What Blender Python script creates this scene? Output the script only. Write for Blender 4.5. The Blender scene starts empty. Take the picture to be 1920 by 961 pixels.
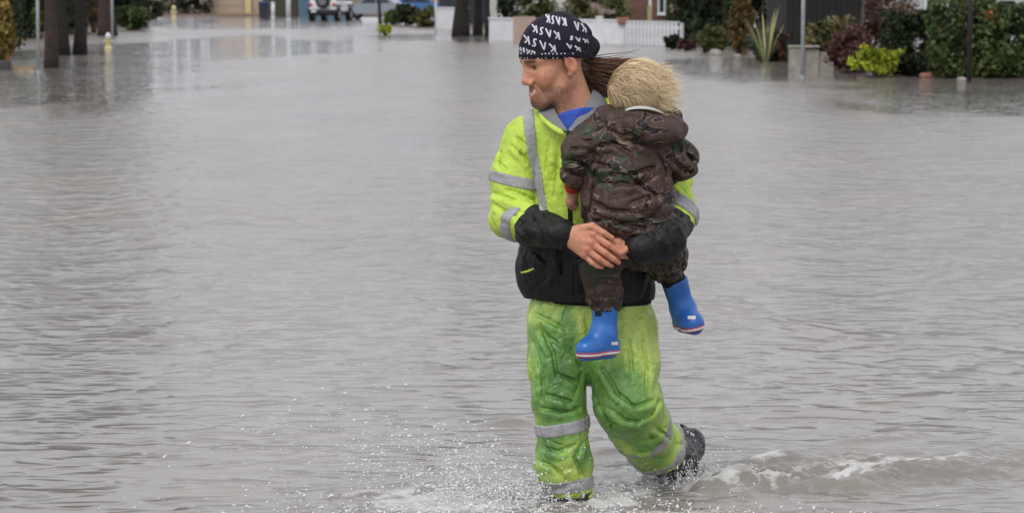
import bpy, bmesh, math, random
import numpy as np
from mathutils import Vector, Matrix, Euler
from mathutils.bvhtree import BVHTree

random.seed(7)
rng = np.random.default_rng(7)
SC = bpy.context.scene
COL = SC.collection

# ------------------------------------------------------------------ camera, light, exposure
FPX = 4950.0                      # focal length in photo pixels (photo is 1920 wide)
CX, CY = 960.0, 480.5
CAMH = 1.73                       # eye height above the flood water
PITCH = math.atan((CY + 17.4) / FPX)
cam_d = bpy.data.cameras.new('camera')
cam = bpy.data.objects.new('camera', cam_d)
COL.objects.link(cam)
cam.location = (0, 0, CAMH)
cam.rotation_euler = (math.radians(90) - PITCH, 0, 0)
cam_d.sensor_width = 36.0
cam_d.lens = FPX / 1920 * 36
cam_d.clip_start = 0.1
cam_d.clip_end = 3000
cam_d.dof.use_dof = True
cam_d.dof.focus_distance = 8.95
cam_d.dof.aperture_fstop = 8.5
SC.camera = cam

SUN_EL, SUN_AZ = math.radians(52), math.radians(200)
wd = bpy.data.worlds.new('World')
SC.world = wd
wd.use_nodes = True
wt = wd.node_tree
wt.nodes.clear()
w_out = wt.nodes.new('ShaderNodeOutputWorld')
w_bg = wt.nodes.new('ShaderNodeBackground')
w_sky = wt.nodes.new('ShaderNodeTexSky')
w_sky.sky_type = 'NISHITA'
w_sky.sun_disc = False
w_sky.sun_elevation = SUN_EL
w_sky.sun_rotation = SUN_AZ
w_sky.dust_density = 6.0
w_hsv = wt.nodes.new('ShaderNodeHueSaturation')
w_hsv.inputs['Saturation'].default_value = 0.10
w_mix = wt.nodes.new('ShaderNodeMixRGB')       # a closed cloud layer evens the sky out
w_mix.inputs[0].default_value = 0.75
w_tc = wt.nodes.new('ShaderNodeTexCoord')
w_nz = wt.nodes.new('ShaderNodeTexNoise')
w_nz.inputs['Scale'].default_value = 2.2
w_nz.inputs['Detail'].default_value = 5
w_rmp = wt.nodes.new('ShaderNodeValToRGB')
w_rmp.color_ramp.elements[0].position = 0.3
w_rmp.color_ramp.elements[0].color = (8.3, 8.55, 9.3, 1)
w_rmp.color_ramp.elements[1].position = 0.72
w_rmp.color_ramp.elements[1].color = (9.8, 10.0, 10.7, 1)
wt.links.new(w_tc.outputs['Generated'], w_nz.inputs['Vector'])
wt.links.new(w_nz.outputs['Fac'], w_rmp.inputs['Fac'])
wt.links.new(w_sky.outputs['Color'], w_hsv.inputs['Color'])
wt.links.new(w_hsv.outputs['Color'], w_mix.inputs[1])
wt.links.new(w_rmp.outputs['Color'], w_mix.inputs[2])
wt.links.new(w_mix.outputs['Color'], w_bg.inputs['Color'])
w_bg.inputs['Strength'].default_value = 0.11
wt.links.new(w_bg.outputs['Background'], w_out.inputs['Surface'])

sun_d = bpy.data.lights.new('sun', 'SUN')
sun_d.energy = 1.1
sun_d.angle = math.radians(25)
sun_d.color = (1.0, 0.97, 0.93)
sun = bpy.data.objects.new('sun', sun_d)
COL.objects.link(sun)
sun.location = (-20, -20, 40)
# light travels from above, behind and a little left of the camera
sdir = Vector((math.sin(SUN_AZ) * math.cos(SUN_EL), math.cos(SUN_AZ) * math.cos(SUN_EL), math.sin(SUN_EL)))
sun.rotation_euler = sdir.to_track_quat('Z', 'Y').to_euler()

SC.render.engine = 'CYCLES'
SC.view_settings.view_transform = 'Standard'
SC.view_settings.look = 'None'
SC.view_settings.exposure = 0.0
SC.view_settings.gamma = 1.0
SC.view_settings.use_curve_mapping = False

# ------------------------------------------------------------------ pixel helpers (a pixel gives a direction only)
_c, _s = math.cos(PITCH), math.sin(PITCH)
def ray(px, py):
    a, b = (px - CX) / FPX, (py - CY) / FPX
    return np.array([a, _c - b * _s, -_s - b * _c])
def W(px, py, dy=0.0):
    """point on the upright plane 9 m + dy from the camera"""
    r = ray(px, py)
    return np.array([0, 0, CAMH]) + r * ((9.0 + dy) / r[1])
def G(px, py, z=0.0):
    """point on the level z below the camera"""
    r = ray(px, py)
    return np.array([0, 0, CAMH]) + r * ((z - CAMH) / r[2])
M = 1 / 550.0                     # metres per photo pixel at the walking man
def at(px, py, py_top=None):
    """ground point, px per metre there, and a height if the top pixel is given"""
    p = G(px, py)
    s = FPX / p[1]
    return p, s

# ------------------------------------------------------------------ object helpers
def tag(o, label=None, cat=None, group=None, kind=None):
    if label: o['label'] = label
    if cat: o['category'] = cat
    if group: o['group'] = group
    if kind: o['kind'] = kind
    return o
def empty(name, loc, label, cat, group=None):
    o = bpy.data.objects.new(name, None)
    COL.objects.link(o)
    o.location = loc
    o.empty_display_size = 0.2
    return tag(o, label, cat, group)
LOCAL = set()
def link(name, me, mat, parent=None, smooth=False):
    o = bpy.data.objects.new(name, me)
    COL.objects.link(o)
    if mat is not None and len(me.materials) == 0:
        me.materials.append(mat)
    if parent is not None:
        o.parent = parent
        if parent in LOCAL: LOCAL.add(o)              # built in the thing's own coordinates
        else: o.matrix_parent_inverse = parent_matrix(parent).inverted()
    if smooth:
        me.polygons.foreach_set('use_smooth', np.ones(len(me.polygons), dtype=bool))
    return o
def parent_matrix(p):
    m = p.matrix_basis.copy()
    if p.parent is not None:
        m = parent_matrix(p.parent) @ p.matrix_parent_inverse @ m
    return m
def np_mesh(name, v, f):
    """v (n,3); f (m,k) with k = 3 or 4"""
    v = np.asarray(v, dtype=np.float32)
    f = np.asarray(f, dtype=np.int32)
    me = bpy.data.meshes.new(name)
    me.vertices.add(len(v))
    me.vertices.foreach_set('co', v.ravel())
    k = f.shape[1]
    me.loops.add(f.size)
    me.loops.foreach_set('vertex_index', f.ravel())
    me.polygons.add(len(f))
    me.polygons.foreach_set('loop_start', np.arange(0, f.size, k, dtype=np.int32))
    me.polygons.foreach_set('loop_total', np.full(len(f), k, dtype=np.int32))
    me.update(calc_edges=True)
    return me
def set_attr(me, name, vals):
    a = me.attributes.new(name, 'FLOAT', 'POINT')
    a.data.foreach_set('value', np.asarray(vals, dtype=np.float32))
def set_col(me, name, vals):
    a = me.color_attributes.new(name, 'FLOAT_COLOR', 'POINT')
    c = np.ones((len(vals), 4), dtype=np.float32)
    c[:, :3] = vals
    a.data.foreach_set('color', c.ravel())

class MB:
    """collects simple solids into one mesh"""
    def __init__(s):
        s.bm = bmesh.new()
    def box(s, x0, x1, y0, y1, z0, z1, bev=0.0):
        v = [s.bm.verts.new((x, y, z)) for x in (x0, x1) for y in (y0, y1) for z in (z0, z1)]
        fs = [(0, 1, 3, 2), (4, 6, 7, 5), (0, 4, 5, 1), (2, 3, 7, 6), (0, 2, 6, 4), (1, 5, 7, 3)]
        fa = [s.bm.faces.new([v[i] for i in f]) for f in fs]
        if bev:
            es = list({e for f in fa for e in f.edges})
            bmesh.ops.bevel(s.bm, geom=es, offset=bev, segments=2, affect='EDGES', profile=0.5)
        return s
    def prism(s, pts, axis, a0, a1):
        """polygon pts (u,v) extruded along axis x|y|z from a0 to a1"""
        def P(u, v, a):
            return {'x': (a, u, v), 'y': (u, a, v), 'z': (u, v, a)}[axis]
        A = [s.bm.verts.new(P(u, v, a0)) for u, v in pts]
        B = [s.bm.verts.new(P(u, v, a1)) for u, v in pts]
        n = len(pts)
        s.bm.faces.new(A[::-1]); s.bm.faces.new(B)
        for i in range(n):
            s.bm.faces.new((A[i], A[(i + 1) % n], B[(i + 1) % n], B[i]))
        return s
    def tube(s, pts, rads, n=8):
        rings = []
        pts = [Vector(p) for p in pts]
        for i, p in enumerate(pts):
            d = (pts[min(i + 1, len(pts) - 1)] - pts[max(i - 1, 0)]).normalized()
            ref = Vector((0, 1, 0)) if abs(d.z) > 0.7 else Vector((0, 0, 1))
            a = d.cross(ref).normalized(); b = d.cross(a)
            rings.append([s.bm.verts.new(p + (a * math.cos(t) + b * math.sin(t)) * rads[i])
                          for t in [2 * math.pi * k / n for k in range(n)]])
        for r0, r1 in zip(rings, rings[1:]):
            for k in range(n):
                s.bm.faces.new((r0[k], r0[(k + 1) % n], r1[(k + 1) % n], r1[k]))
        s.bm.faces.new(rings[0][::-1]); s.bm.faces.new(rings[-1])
        return s
    def lathe(s, prof, c=(0, 0, 0), n=16, axis='z'):
        rings = []
        for r, h in prof:
            ring = []
            for k in range(n):
                t = 2 * math.pi * k / n
                u, v = r * math.cos(t), r * math.sin(t)
                q = {'z': (u, v, h), 'y': (u, h, v), 'x': (h, u, v)}[axis]
                ring.append(s.bm.verts.new((q[0] + c[0], q[1] + c[1], q[2] + c[2])))
            rings.append(ring)
        for r0, r1 in zip(rings, rings[1:]):
            for k in range(n):
                s.bm.faces.new((r0[k], r0[(k + 1) % n], r1[(k + 1) % n], r1[k]))
        s.bm.faces.new(rings[0][::-1]); s.bm.faces.new(rings[-1])
        return s
    def build(s, name, mat, parent=None, smooth=False):
        bmesh.ops.recalc_face_normals(s.bm, faces=s.bm.faces)
        me = bpy.data.meshes.new(name)
        s.bm.to_mesh(me); s.bm.free()
        return link(name, me, mat, parent, smooth)

# ------------------------------------------------------------------ materials
def srgb(r, g, b):
    f = lambda c: (c / 255 / 12.92) if c <= 10 else ((c / 255 + 0.055) / 1.055) ** 2.4
    return (f(r), f(g), f(b), 1)
class NT:
    def __init__(s, name):
        s.m = bpy.data.materials.new(name)
        s.m.use_nodes = True
        s.t = s.m.node_tree
        s.b = s.t.nodes['Principled BSDF']
        s.tc = s.t.nodes.new('ShaderNodeTexCoord')
    def n(s, typ, **kw):
        x = s.t.nodes.new(typ)
        for k, v in kw.items():
            setattr(x, k, v)
        return x
    def l(s, a, b):
        s.t.links.new(a, b)
    def mapping(s, scale, src=None, rot=(0, 0, 0)):
        mp = s.n('ShaderNodeMapping')
        mp.inputs['Scale'].default_value = scale if hasattr(scale, '__len__') else (scale,) * 3
        mp.inputs['Rotation'].default_value = rot
        s.l(src or s.tc.outputs['Object'], mp.inputs['Vector'])
        return mp.outputs['Vector']
    def noise(s, scale, detail=4, rough=0.55, vec=None, dist=0.0):
        x = s.n('ShaderNodeTexNoise')
        x.inputs['Scale'].default_value = scale
        x.inputs['Detail'].default_value = detail
        x.inputs['Roughness'].default_value = rough
        x.inputs['Distortion'].default_value = dist
        s.l(vec or s.tc.outputs['Object'], x.inputs['Vector'])
        return x.outputs['Fac']
    def ramp(s, fac, stops, interp='LINEAR'):
        r = s.n('ShaderNodeValToRGB')
        r.color_ramp.interpolation = interp
        e = r.color_ramp.elements
        while len(e) < len(stops): e.new(0.5)
        for i, (p, c) in enumerate(stops):
            e[i].position = p
            e[i].color = c if hasattr(c, '__len__') else (c, c, c, 1)
        s.l(fac, r.inputs['Fac'])
        return r.outputs['Color']
    def mix(s, fac, a, b, blend='MIX'):
        x = s.n('ShaderNodeMixRGB', blend_type=blend)
        for i, v in zip((0, 1, 2), (fac, a, b)):
            if hasattr(v, 'is_output') or isinstance(v, bpy.types.NodeSocket): s.l(v, x.inputs[i])
            else: x.inputs[i].default_value = v
        return x.outputs[0]
    def math(s, op, a, b=0.0, c=None):
        x = s.n('ShaderNodeMath', operation=op)
        for i, v in enumerate((a, b) if c is None else (a, b, c)):
            if isinstance(v, bpy.types.NodeSocket): s.l(v, x.inputs[i])
            else: x.inputs[i].default_value = v
        return x.outputs[0]
    def attr(s, name, color=False):
        a = s.n('ShaderNodeAttribute', attribute_name=name)
        return a.outputs['Color' if color else 'Fac']
    def bump(s, h, strength, dist):
        b = s.n('ShaderNodeBump')
        b.inputs['Strength'].default_value = strength
        b.inputs['Distance'].default_value = dist
        s.l(h, b.inputs['Height'])
        s.l(b.outputs['Normal'], s.b.inputs['Normal'])
    def set(s, **kw):
        for k, v in kw.items():
            i = s.b.inputs[k.replace('_', ' ')]
            if isinstance(v, bpy.types.NodeSocket): s.l(v, i)
            else: i.default_value = v
        return s
def plain(name, c1, c2=None, rough=0.7, scale=6.0, bump=0.0, metallic=0.0, spec=0.5, detail=5):
    t = NT(name)
    c2 = c2 or tuple(x * 0.72 for x in c1[:3]) + (1,)
    f = t.noise(scale, detail, 0.6)
    t.set(Base_Color=t.ramp(f, [(0.32, c1), (0.7, c2)]), Roughness=rough, Metallic=metallic, Specular_IOR_Level=spec)
    if bump:
        t.bump(t.noise(scale * 4, 4, 0.6), 0.6, bump)
    return t.m
def leafmat(name, ca, cb, cc=None):
    """each leaf its own shade from a per-leaf value"""
    t = NT(name)
    st = [(0.0, ca), (1.0, cb)] if cc is None else [(0.0, ca), (0.6, cb), (1.0, cc)]
    t.set(Base_Color=t.ramp(t.attr('shade'), st), Roughness=0.62, Specular_IOR_Level=0.3)
    return t.m

# ------------------------------------------------------------------ noise in numpy
_perm = rng.permutation(256).astype(np.int32)
_perm = np.concatenate([_perm, _perm, _perm])
_g = rng.normal(size=(256, 3)).astype(np.float32)
_g /= np.linalg.norm(_g, axis=1)[:, None]
def perlin(x, y, z, seed=0):
    x = np.asarray(x, np.float32) + seed * 17.31; y = np.asarray(y, np.float32) - seed * 9.77; z = np.asarray(z, np.float32) + seed * 5.13
    xi = np.floor(x).astype(np.int32); yi = np.floor(y).astype(np.int32); zi = np.floor(z).astype(np.int32)
    xf, yf, zf = x - xi, y - yi, z - zi
    u = xf * xf * xf * (xf * (xf * 6 - 15) + 10); v = yf * yf * yf * (yf * (yf * 6 - 15) + 10); w = zf * zf * zf * (zf * (zf * 6 - 15) + 10)
    xi &= 255; yi &= 255; zi &= 255
    out = 0
    for dx in (0, 1):
        for dy in (0, 1):
            for dz in (0, 1):
                h = _perm[_perm[_perm[xi + dx] + yi + dy] + zi + dz]
                g = _g[h]
                d = g[..., 0] * (xf - dx) + g[..., 1] * (yf - dy) + g[..., 2] * (zf - dz)
                out = out + d * (u if dx else 1 - u) * (v if dy else 1 - v) * (w if dz else 1 - w)
    return out * 1.5
def sstep(a, b, x):
    t = np.clip((x - a) / (b - a), 0, 1)
    return t * t * (3 - 2 * t)

# ------------------------------------------------------------------ implicit solids: round cones and ellipsoids blended on a grid
def smin(a, b, k):
    if k <= 0: return np.minimum(a, b)
    h = np.clip(0.5 + 0.5 * (b - a) / k, 0, 1)
    return b + (a - b) * h - k * h * (1 - h)
class Field:
    def __init__(s, lo, hi, h):
        s.h = h
        s.lo = np.array(lo, float)
        s.n = np.ceil((np.array(hi) - s.lo) / h).astype(int) + 1
        s.ax = [(s.lo[i] + h * np.arange(s.n[i])).astype(np.float32) for i in range(3)]
        s.a = np.full(s.n, 0.3, np.float32)
    def like(s):
        o = Field.__new__(Field)
        o.h, o.lo, o.n, o.ax = s.h, s.lo, s.n, s.ax
        o.a = np.full(s.n, 0.3, np.float32)
        return o
    def copy(s):
        o = s.like(); o.a = s.a.copy(); return o
    def grid(s, sl=None):
        ax = s.ax if sl is None else [s.ax[i][sl[i]] for i in range(3)]
        return ax[0][:, None, None], ax[1][None, :, None], ax[2][None, None, :]
    def add(s, fn, lo, hi, k=0.0, mode='u'):
        i0 = np.clip(np.floor((np.array(lo) - s.lo) / s.h).astype(int), 0, s.n)
        i1 = np.clip(np.ceil((np.array(hi) - s.lo) / s.h).astype(int) + 1, 0, s.n)
        if np.any(i1 <= i0): return s
        sl = tuple(slice(i0[i], i1[i]) for i in range(3))
        d = fn(*s.grid(sl)).astype(np.float32)
        v = s.a[sl]
        s.a[sl] = smin(v, d, k) if mode == 'u' else -smin(-v, d, k)
        return s
    def cone(s, p, q, r0, r1, k=0.02, fy=1.0, mode='u'):
        p = np.array(p, float); q = np.array(q, float)
        R = max(r0, r1) + k + 0.03
        def fn(X, Y, Z):
            ax, ay, az = X - p[0], (Y - p[1]) / fy, Z - p[2]
            b = (q - p) / np.array([1, fy, 1])
            bb = float(b @ b) + 1e-9
            t = np.clip((ax * b[0] + ay * b[1] + az * b[2]) / bb, 0, 1)
            d = np.sqrt((ax - t * b[0]) ** 2 + (ay - t * b[1]) ** 2 + (az - t * b[2]) ** 2)
            return d - (r0 + (r1 - r0) * t)
        return s.add(fn, np.minimum(p, q) - R, np.maximum(p, q) + R, k, mode)
    def chain(s, pts, rads, k=0.02, fy=1.0):
        for i in range(len(pts) - 1):
            s.cone(pts[i], pts[i + 1], rads[i], rads[i + 1], k, fy)
        return s
    def ell(s, c, r, B=None, k=0.02, mode='u'):
        c = np.array(c, float); r = np.array(r, float)
        B = np.eye(3) if B is None else np.array(B, float)
        R = r.max() + k + 0.03
        def fn(X, Y, Z):
            x, y, z = X - c[0], Y - c[1], Z - c[2]
            q = [(B[i, 0] * x + B[i, 1] * y + B[i, 2] * z) for i in range(3)]
            k0 = np.sqrt((q[0] / r[0]) ** 2 + (q[1] / r[1]) ** 2 + (q[2] / r[2]) ** 2)
            k1 = np.sqrt((q[0] / r[0] ** 2) ** 2 + (q[1] / r[1] ** 2) ** 2 + (q[2] / r[2] ** 2) ** 2) + 1e-6
            return k0 * (k0 - 1) / k1
        return s.add(fn, c - R, c + R, k, mode)
    def displace(s, fn, band=0.035):
        m = np.abs(s.a) < band
        i = np.nonzero(m)
        s.a[i] += fn(s.ax[0][i[0]], s.ax[1][i[1]], s.ax[2][i[2]]).astype(np.float32)
        return s
    def clip(s, fn):
        s.a = np.maximum(s.a, fn(*s.grid()).astype(np.float32)); return s
    def off(s, d):
        s.a = s.a - np.float32(d); return s
    def mesh(s, name, relax=1):
        a = s.a.copy()
        for i in range(3):
            sl = [slice(None)] * 3
            for e in (0, -1):
                sl[i] = e; a[tuple(sl)] = 0.3
        ins = a < 0
        c = np.zeros(np.array(a.shape) - 1, np.int8)
        offs = [(i, j, k) for i in (0, 1) for j in (0, 1) for k in (0, 1)]
        n = np.array(a.shape) - 1
        for o in offs:
            c += ins[o[0]:o[0] + n[0], o[1]:o[1] + n[1], o[2]:o[2] + n[2]]
        act = (c > 0) & (c < 8)
        idx = np.argwhere(act)
        num = np.full(n, -1, np.int32)
        num[act] = np.arange(len(idx))
        vals = np.stack([a[idx[:, 0] + o[0], idx[:, 1] + o[1], idx[:, 2] + o[2]] for o in offs], 1)
        acc = np.zeros((len(idx), 3), np.float32); cnt = np.zeros(len(idx), np.float32)
        for p in range(8):
            for q in range(p + 1, 8):
                dd = np.array(offs[q]) - np.array(offs[p])
                if np.abs(dd).sum() != 1: continue
                va, vb = vals[:, p], vals[:, q]
                m = (va < 0) != (vb < 0)
                t = np.where(m, va / np.where(m, va - vb, 1), 0)
                acc += m[:, None] * (np.array(offs[p], np.float32) + t[:, None] * dd.astype(np.float32))
                cnt += m
        v = (idx + acc / cnt[:, None]) * s.h + s.lo
        quads = []
        for ax in range(3):
            u, w = (ax + 1) % 3, (ax + 2) % 3
            A = [slice(None)] * 3; Bs = [slice(None)] * 3
            A[ax] = slice(0, -1); Bs[ax] = slice(1, None)
            e = ins[tuple(A)] != ins[tuple(Bs)]
            ei = np.argwhere(e)
            ei = ei[(ei[:, u] > 0) & (ei[:, w] > 0) & (ei[:, u] < n[u]) & (ei[:, w] < n[w])]
            flip = ins[ei[:, 0], ei[:, 1], ei[:, 2]]
            def cell(du, dw):
                q = ei.copy(); q[:, u] -= du; q[:, w] -= dw
                return num[q[:, 0], q[:, 1], q[:, 2]]
            q = np.stack([cell(1, 1), cell(0, 1), cell(0, 0), cell(1, 0)], 1)
            q[~flip] = q[~flip][:, ::-1]
            quads.append(q)
        f = np.concatenate(quads)
        f = f[(f >= 0).all(1)]
        for _ in range(relax):        # one light Laplacian pass takes the grid out of the surface
            sm = np.zeros_like(v); ct = np.zeros(len(v))
            for i in range(4):
                for j in (1, 3):
                    np.add.at(sm, f[:, i], v[f[:, (i + j) % 4]]); np.add.at(ct, f[:, i], 1)
            v = v * 0.5 + 0.5 * sm / np.maximum(ct, 1)[:, None]
        return np_mesh(name, v, f)
def mesh_co(me):
    v = np.empty(len(me.vertices) * 3, np.float32)
    me.vertices.foreach_get('co', v)
    return v.reshape(-1, 3)
def strands(paths, rads, sides=3):
    """paths (n, m, 3), rads (n, m): tapered hairs as thin prisms"""
    paths = np.asarray(paths, np.float32)
    n, m, _ = paths.shape
    d = np.gradient(paths, axis=1)
    d /= np.linalg.norm(d, axis=2, keepdims=True) + 1e-9
    ref = np.zeros_like(d); ref[..., 1] = 1.0; ref[..., 2] = 0.3
    a = np.cross(d, ref); a /= np.linalg.norm(a, axis=2, keepdims=True) + 1e-9
    b = np.cross(d, a)
    vs = []
    for k in range(sides):
        t = 2 * math.pi * k / sides
        vs.append(paths + (a * math.cos(t) + b * math.sin(t)) * np.asarray(rads)[..., None])
    v = np.stack(vs, 2).reshape(-1, 3)
    base = (np.arange(n)[:, None, None] * m + np.arange(m - 1)[None, :, None]) * sides
    k = np.arange(sides)[None, None, :]
    k2 = (k + 1) % sides
    f = np.stack([base + k, base + k2, base + sides + k2, base + sides + k], -1).reshape(-1, 4)
    return v, f

# ================================================================== THE SETTING
# ---- materials of the street
MUD = srgb(133, 120, 100)
def water_material():
    t = NT('flood_water')
    pos = t.tc.outputs['Object']
    foam = t.attr('foam')
    fn = t.noise(26, 6, 0.7, t.mapping((0.55, 1.0, 1.0)))
    lace = t.math('ABSOLUTE', t.math('SUBTRACT', t.noise(7, 4, 0.6, t.mapping((0.5, 1.0, 1.0), rot=(0, 0, 0.15)), 1.2), 0.5))
    f = t.math('MULTIPLY_ADD', lace, -4.2, t.math('MULTIPLY', foam, 1.15))
    f = t.math('ADD', f, t.math('MULTIPLY_ADD', fn, 1.3, -0.65))
    fm = t.ramp(f, [(0.30, 0.0), (0.78, 0.92)])
    silt = t.noise(0.9, 4, 0.6, t.mapping((0.6, 0.25, 1.0)))
    mud = t.ramp(silt, [(0.3, srgb(140, 132, 122)), (0.7, srgb(126, 122, 119))])
    t.set(Base_Color=t.mix(fm, mud, (0.60, 0.59, 0.57, 1)), IOR=1.33,
          Roughness=t.math('MAXIMUM', t.math('MULTIPLY', fm, 0.5), t.attr('ripple')))
    # wind ripples: fine relief on top of the modelled waves, in patches
    v1 = t.mapping((4.2, 7.5, 1.0), rot=(0, 0, 0.12))
    v2 = t.mapping((7.0, 14.0, 1.0), rot=(0, 0, -0.2))
    n1 = t.noise(1.0, 1, 0.5, v1, 0.35)
    n2 = t.noise(1.0, 2, 0.5, v2, 0.5)
    patch = t.ramp(t.noise(0.55, 3, 0.6, t.mapping((0.6, 0.35, 1.0))), [(0.34, 0.4), (0.66, 1.0)])
    n1 = t.ramp(n1, [(0.48, 0.0), (0.80, 1.0)])
    n0 = t.noise(1.0, 3, 0.55, t.mapping((1.1, 0.55, 1.0), rot=(0, 0, 0.3)), 0.2)
    h = t.math('ADD', t.math('MULTIPLY', n1, 0.9), t.math('MULTIPLY', n2, 0.22))
    n3 = t.ramp(t.noise(1.0, 2, 0.55, t.mapping((2.4, 2.0, 1.0), rot=(0, 0, -0.25)), 0.3), [(0.44, 0.0), (0.78, 1.0)])
    h = t.math('ADD', h, t.math('ADD', t.math('MULTIPLY', n0, 2.0), t.math('MULTIPLY', n3, t.math('MULTIPLY', t.attr('chop'), 3.0))))
    h = t.math('MULTIPLY', h, patch)
    h = t.math('MULTIPLY', h, t.ramp(t.attr('ripple'), [(0.04, 0.50), (0.15, 1.0)]))
    t.bump(h, 1.0, 0.020)
    return t.m
M_WATER = water_material()

# ---- water: one sheet to the horizon, finely divided where the man wades
def axis_pts(a, b, h, lo, hi, g):
    mid = list(np.arange(a, b, h))
    x, s, up = mid[-1], h, []
    while x < hi: s *= g; x += s; up.append(x)
    x, s, dn = mid[0], h, []
    while x > lo: s *= g; x -= s; dn.append(x)
    return np.array(dn[::-1] + mid + up)
wx = axis_pts(-2.2, 2.3, 0.0105, -600, 600, 1.030)
wy = axis_pts(7.6, 10.4, 0.0080, -60, 1500, 1.024)
WX, WY = np.meshgrid(wx, wy, indexing='ij')
X1, Y1 = WX.ravel(), WY.ravel()
FRONT_FOOT = W(1072, 935, -0.02)
REAR_FOOT = W(1262, 915, 0.33)
def gauss(x, y, cx, cy, sx, sy):
    return np.exp(-(((x - cx) / sx) ** 2 + ((y - cy) / sy) ** 2))
def water_z(x, y):
    far = np.clip(40 / np.maximum(y, 1), 0, 1)
    patch = 0.35 + 0.9 * sstep(-0.3, 0.5, perlin(x * 0.5, y * 0.22, 0 * x, 3))
    z = 0.0050 * perlin(x * 1.9 + 0.3 * y, y * 2.6, 0 * x, 1) * patch * far
    nearf = 1 - sstep(14, 24, y)
    z += 0.0030 * perlin(x * 3.0, y * 5.0 + 0.4 * x, 0 * x, 2) * patch * nearf
    z += 0.0012 * np.abs(perlin(x * 6, y * 10, 0 * x, 4)) * patch * nearf
    fx, fy, rx, ry = FRONT_FOOT[0], FRONT_FOOT[1], REAR_FOOT[0], REAR_FOOT[1]
    near = (np.abs(x - 0.4) < 2.2) & (np.abs(y - 9.2) < 2.0)
    zz = np.zeros_like(z)
    xn, yn = x[near], y[near]
    # churned water round the legs and the wake that runs off to the right
    churn = np.maximum.reduce([gauss(xn, yn, fx - 0.10, fy - 0.06, 0.42, 0.30), gauss(xn, yn, rx, ry - 0.05, 0.36, 0.28),
                               1.5 * gauss(xn, yn, 0.80, 9.30, 0.62, 0.26), 1.2 * gauss(xn, yn, 1.30, 9.45, 0.55, 0.26),
                               0.55 * gauss(xn, yn, 0.25, 8.62, 0.8, 0.20), 0.5 * gauss(xn, yn, -0.25, 8.75, 0.4, 0.2)])
    r1 = np.abs(perlin(xn * 3.2, yn * 6.0, 0 * xn, 6)); r2 = np.abs(perlin(xn * 8, yn * 13, 0 * xn, 7)); r3 = perlin(xn * 24, yn * 30, 0 * xn, 8)
    zz[near] = churn * (0.050 * (0.20 - r1) + 0.030 * (0.20 - r2) + 0.012 * r3 + 0.006 * perlin(xn * 50, yn * 60, 0 * xn, 18)) - 0.012 * gauss(xn, yn, fx, fy - 0.05, 0.25, 0.25)
    # a curl thrown up behind the trailing boot and a few wake crests
    def crest(x0, y0, x1, y1, w, h):
        dx, dy = x1 - x0, y1 - y0
        L = math.hypot(dx, dy)
        t = ((xn - x0) * dx + (yn - y0) * dy) / L
        d = (-(xn - x0) * dy + (yn - y0) * dx) / L + 0.03 * perlin(xn * 4, yn * 4, 0 * xn, 9)
        return h * np.exp(-(d / w) ** 2) * sstep(-0.1, 0.12, t) * (1 - sstep(L - 0.12, L + 0.12, t))
    for c in WAKES: zz[near] += crest(*c)
    w0, w1 = G(1300, 905), G(1940, 850)
    wl = math.hypot(w1[0] - w0[0], w1[1] - w0[1])
    t_ = ((xn - w0[0]) * (w1[0] - w0[0]) + (yn - w0[1]) * (w1[1] - w0[1])) / wl
    d_ = (-(xn - w0[0]) * (w1[1] - w0[1]) + (yn - w0[1]) * (w1[0] - w0[0])) / wl + 0.08 * perlin(xn * 2, yn * 3, 0 * xn, 31)
    zz[near] += np.exp(-(d_ / 0.22) ** 2) * sstep(-0.2, 0.1, t_) * (0.016 * perlin(xn * 4, yn * 10, 0 * xn, 33) + 0.010 * (0.25 - np.abs(perlin(xn * 9, yn * 22, 0 * xn, 34))))
    return z + zz, churn, near
WAKES = []
for (ax_, ay_, bx_, by_, w_, h_) in ((1330, 912, 1410, 908, 0.040, 0.075), (1420, 905, 1600, 915, 0.045, 0.028), (1590, 912, 1720, 880, 0.05, 0.030),
                                     (1700, 880, 1880, 842, 0.06, 0.020), (1560, 832, 1720, 812, 0.055, 0.016), (1400, 862, 1500, 852, 0.05, 0.03),
                                     (1480, 880, 1640, 862, 0.045, 0.022), (1110, 850, 1180, 845, 0.05, 0.02), (620, 930, 800, 925, 0.05, 0.022),
                                     (930, 790, 985, 795, 0.05, 0.03), (740, 915, 960, 925, 0.06, 0.020)):
    a_, b_ = G(ax_, ay_), G(bx_, by_)
    WAKES.append((a_[0], a_[1], b_[0], b_[1], w_, h_))
Z1, churn, near = water_z(X1, Y1)
foam = np.zeros_like(Z1)
xn, yn = X1[near], Y1[near]
fz = np.zeros_like(xn)
for c in WAKES[:7]:
    dx, dy = c[2] - c[0], c[3] - c[1]
    L = math.hypot(dx, dy)
    t_ = ((xn - c[0]) * dx + (yn - c[1]) * dy) / L
    d_ = (-(xn - c[0]) * dy + (yn - c[1]) * dx) / L + 0.03 * perlin(xn * 4, yn * 4, 0 * xn, 9)
    fz = np.maximum(fz, (0.52 + 0.75 * perlin(xn * 4, yn * 6, 0 * xn, 23)) * np.exp(-((d_ - 0.01) / 0.07) ** 2) * sstep(-0.1, 0.05, t_) * (1 - sstep(L - 0.1, L + 0.1, t_)))
fz = np.maximum(fz, 1.0 * gauss(xn, yn, REAR_FOOT[0] + 0.04, REAR_FOOT[1] - 0.04, 0.36, 0.30))
fz = np.maximum(fz, 0.98 * gauss(xn, yn, FRONT_FOOT[0] + 0.04, FRONT_FOOT[1], 0.32, 0.24))
fz = np.maximum(fz, 0.95 * gauss(xn, yn, FRONT_FOOT[0] - 0.35, FRONT_FOOT[1] - 0.12, 0.50, 0.24))
fz = np.maximum(fz, 0.62 * gauss(xn, yn, 0.20, 8.66, 0.95, 0.16))
w0, w1 = G(1300, 905), G(1940, 850)
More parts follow.
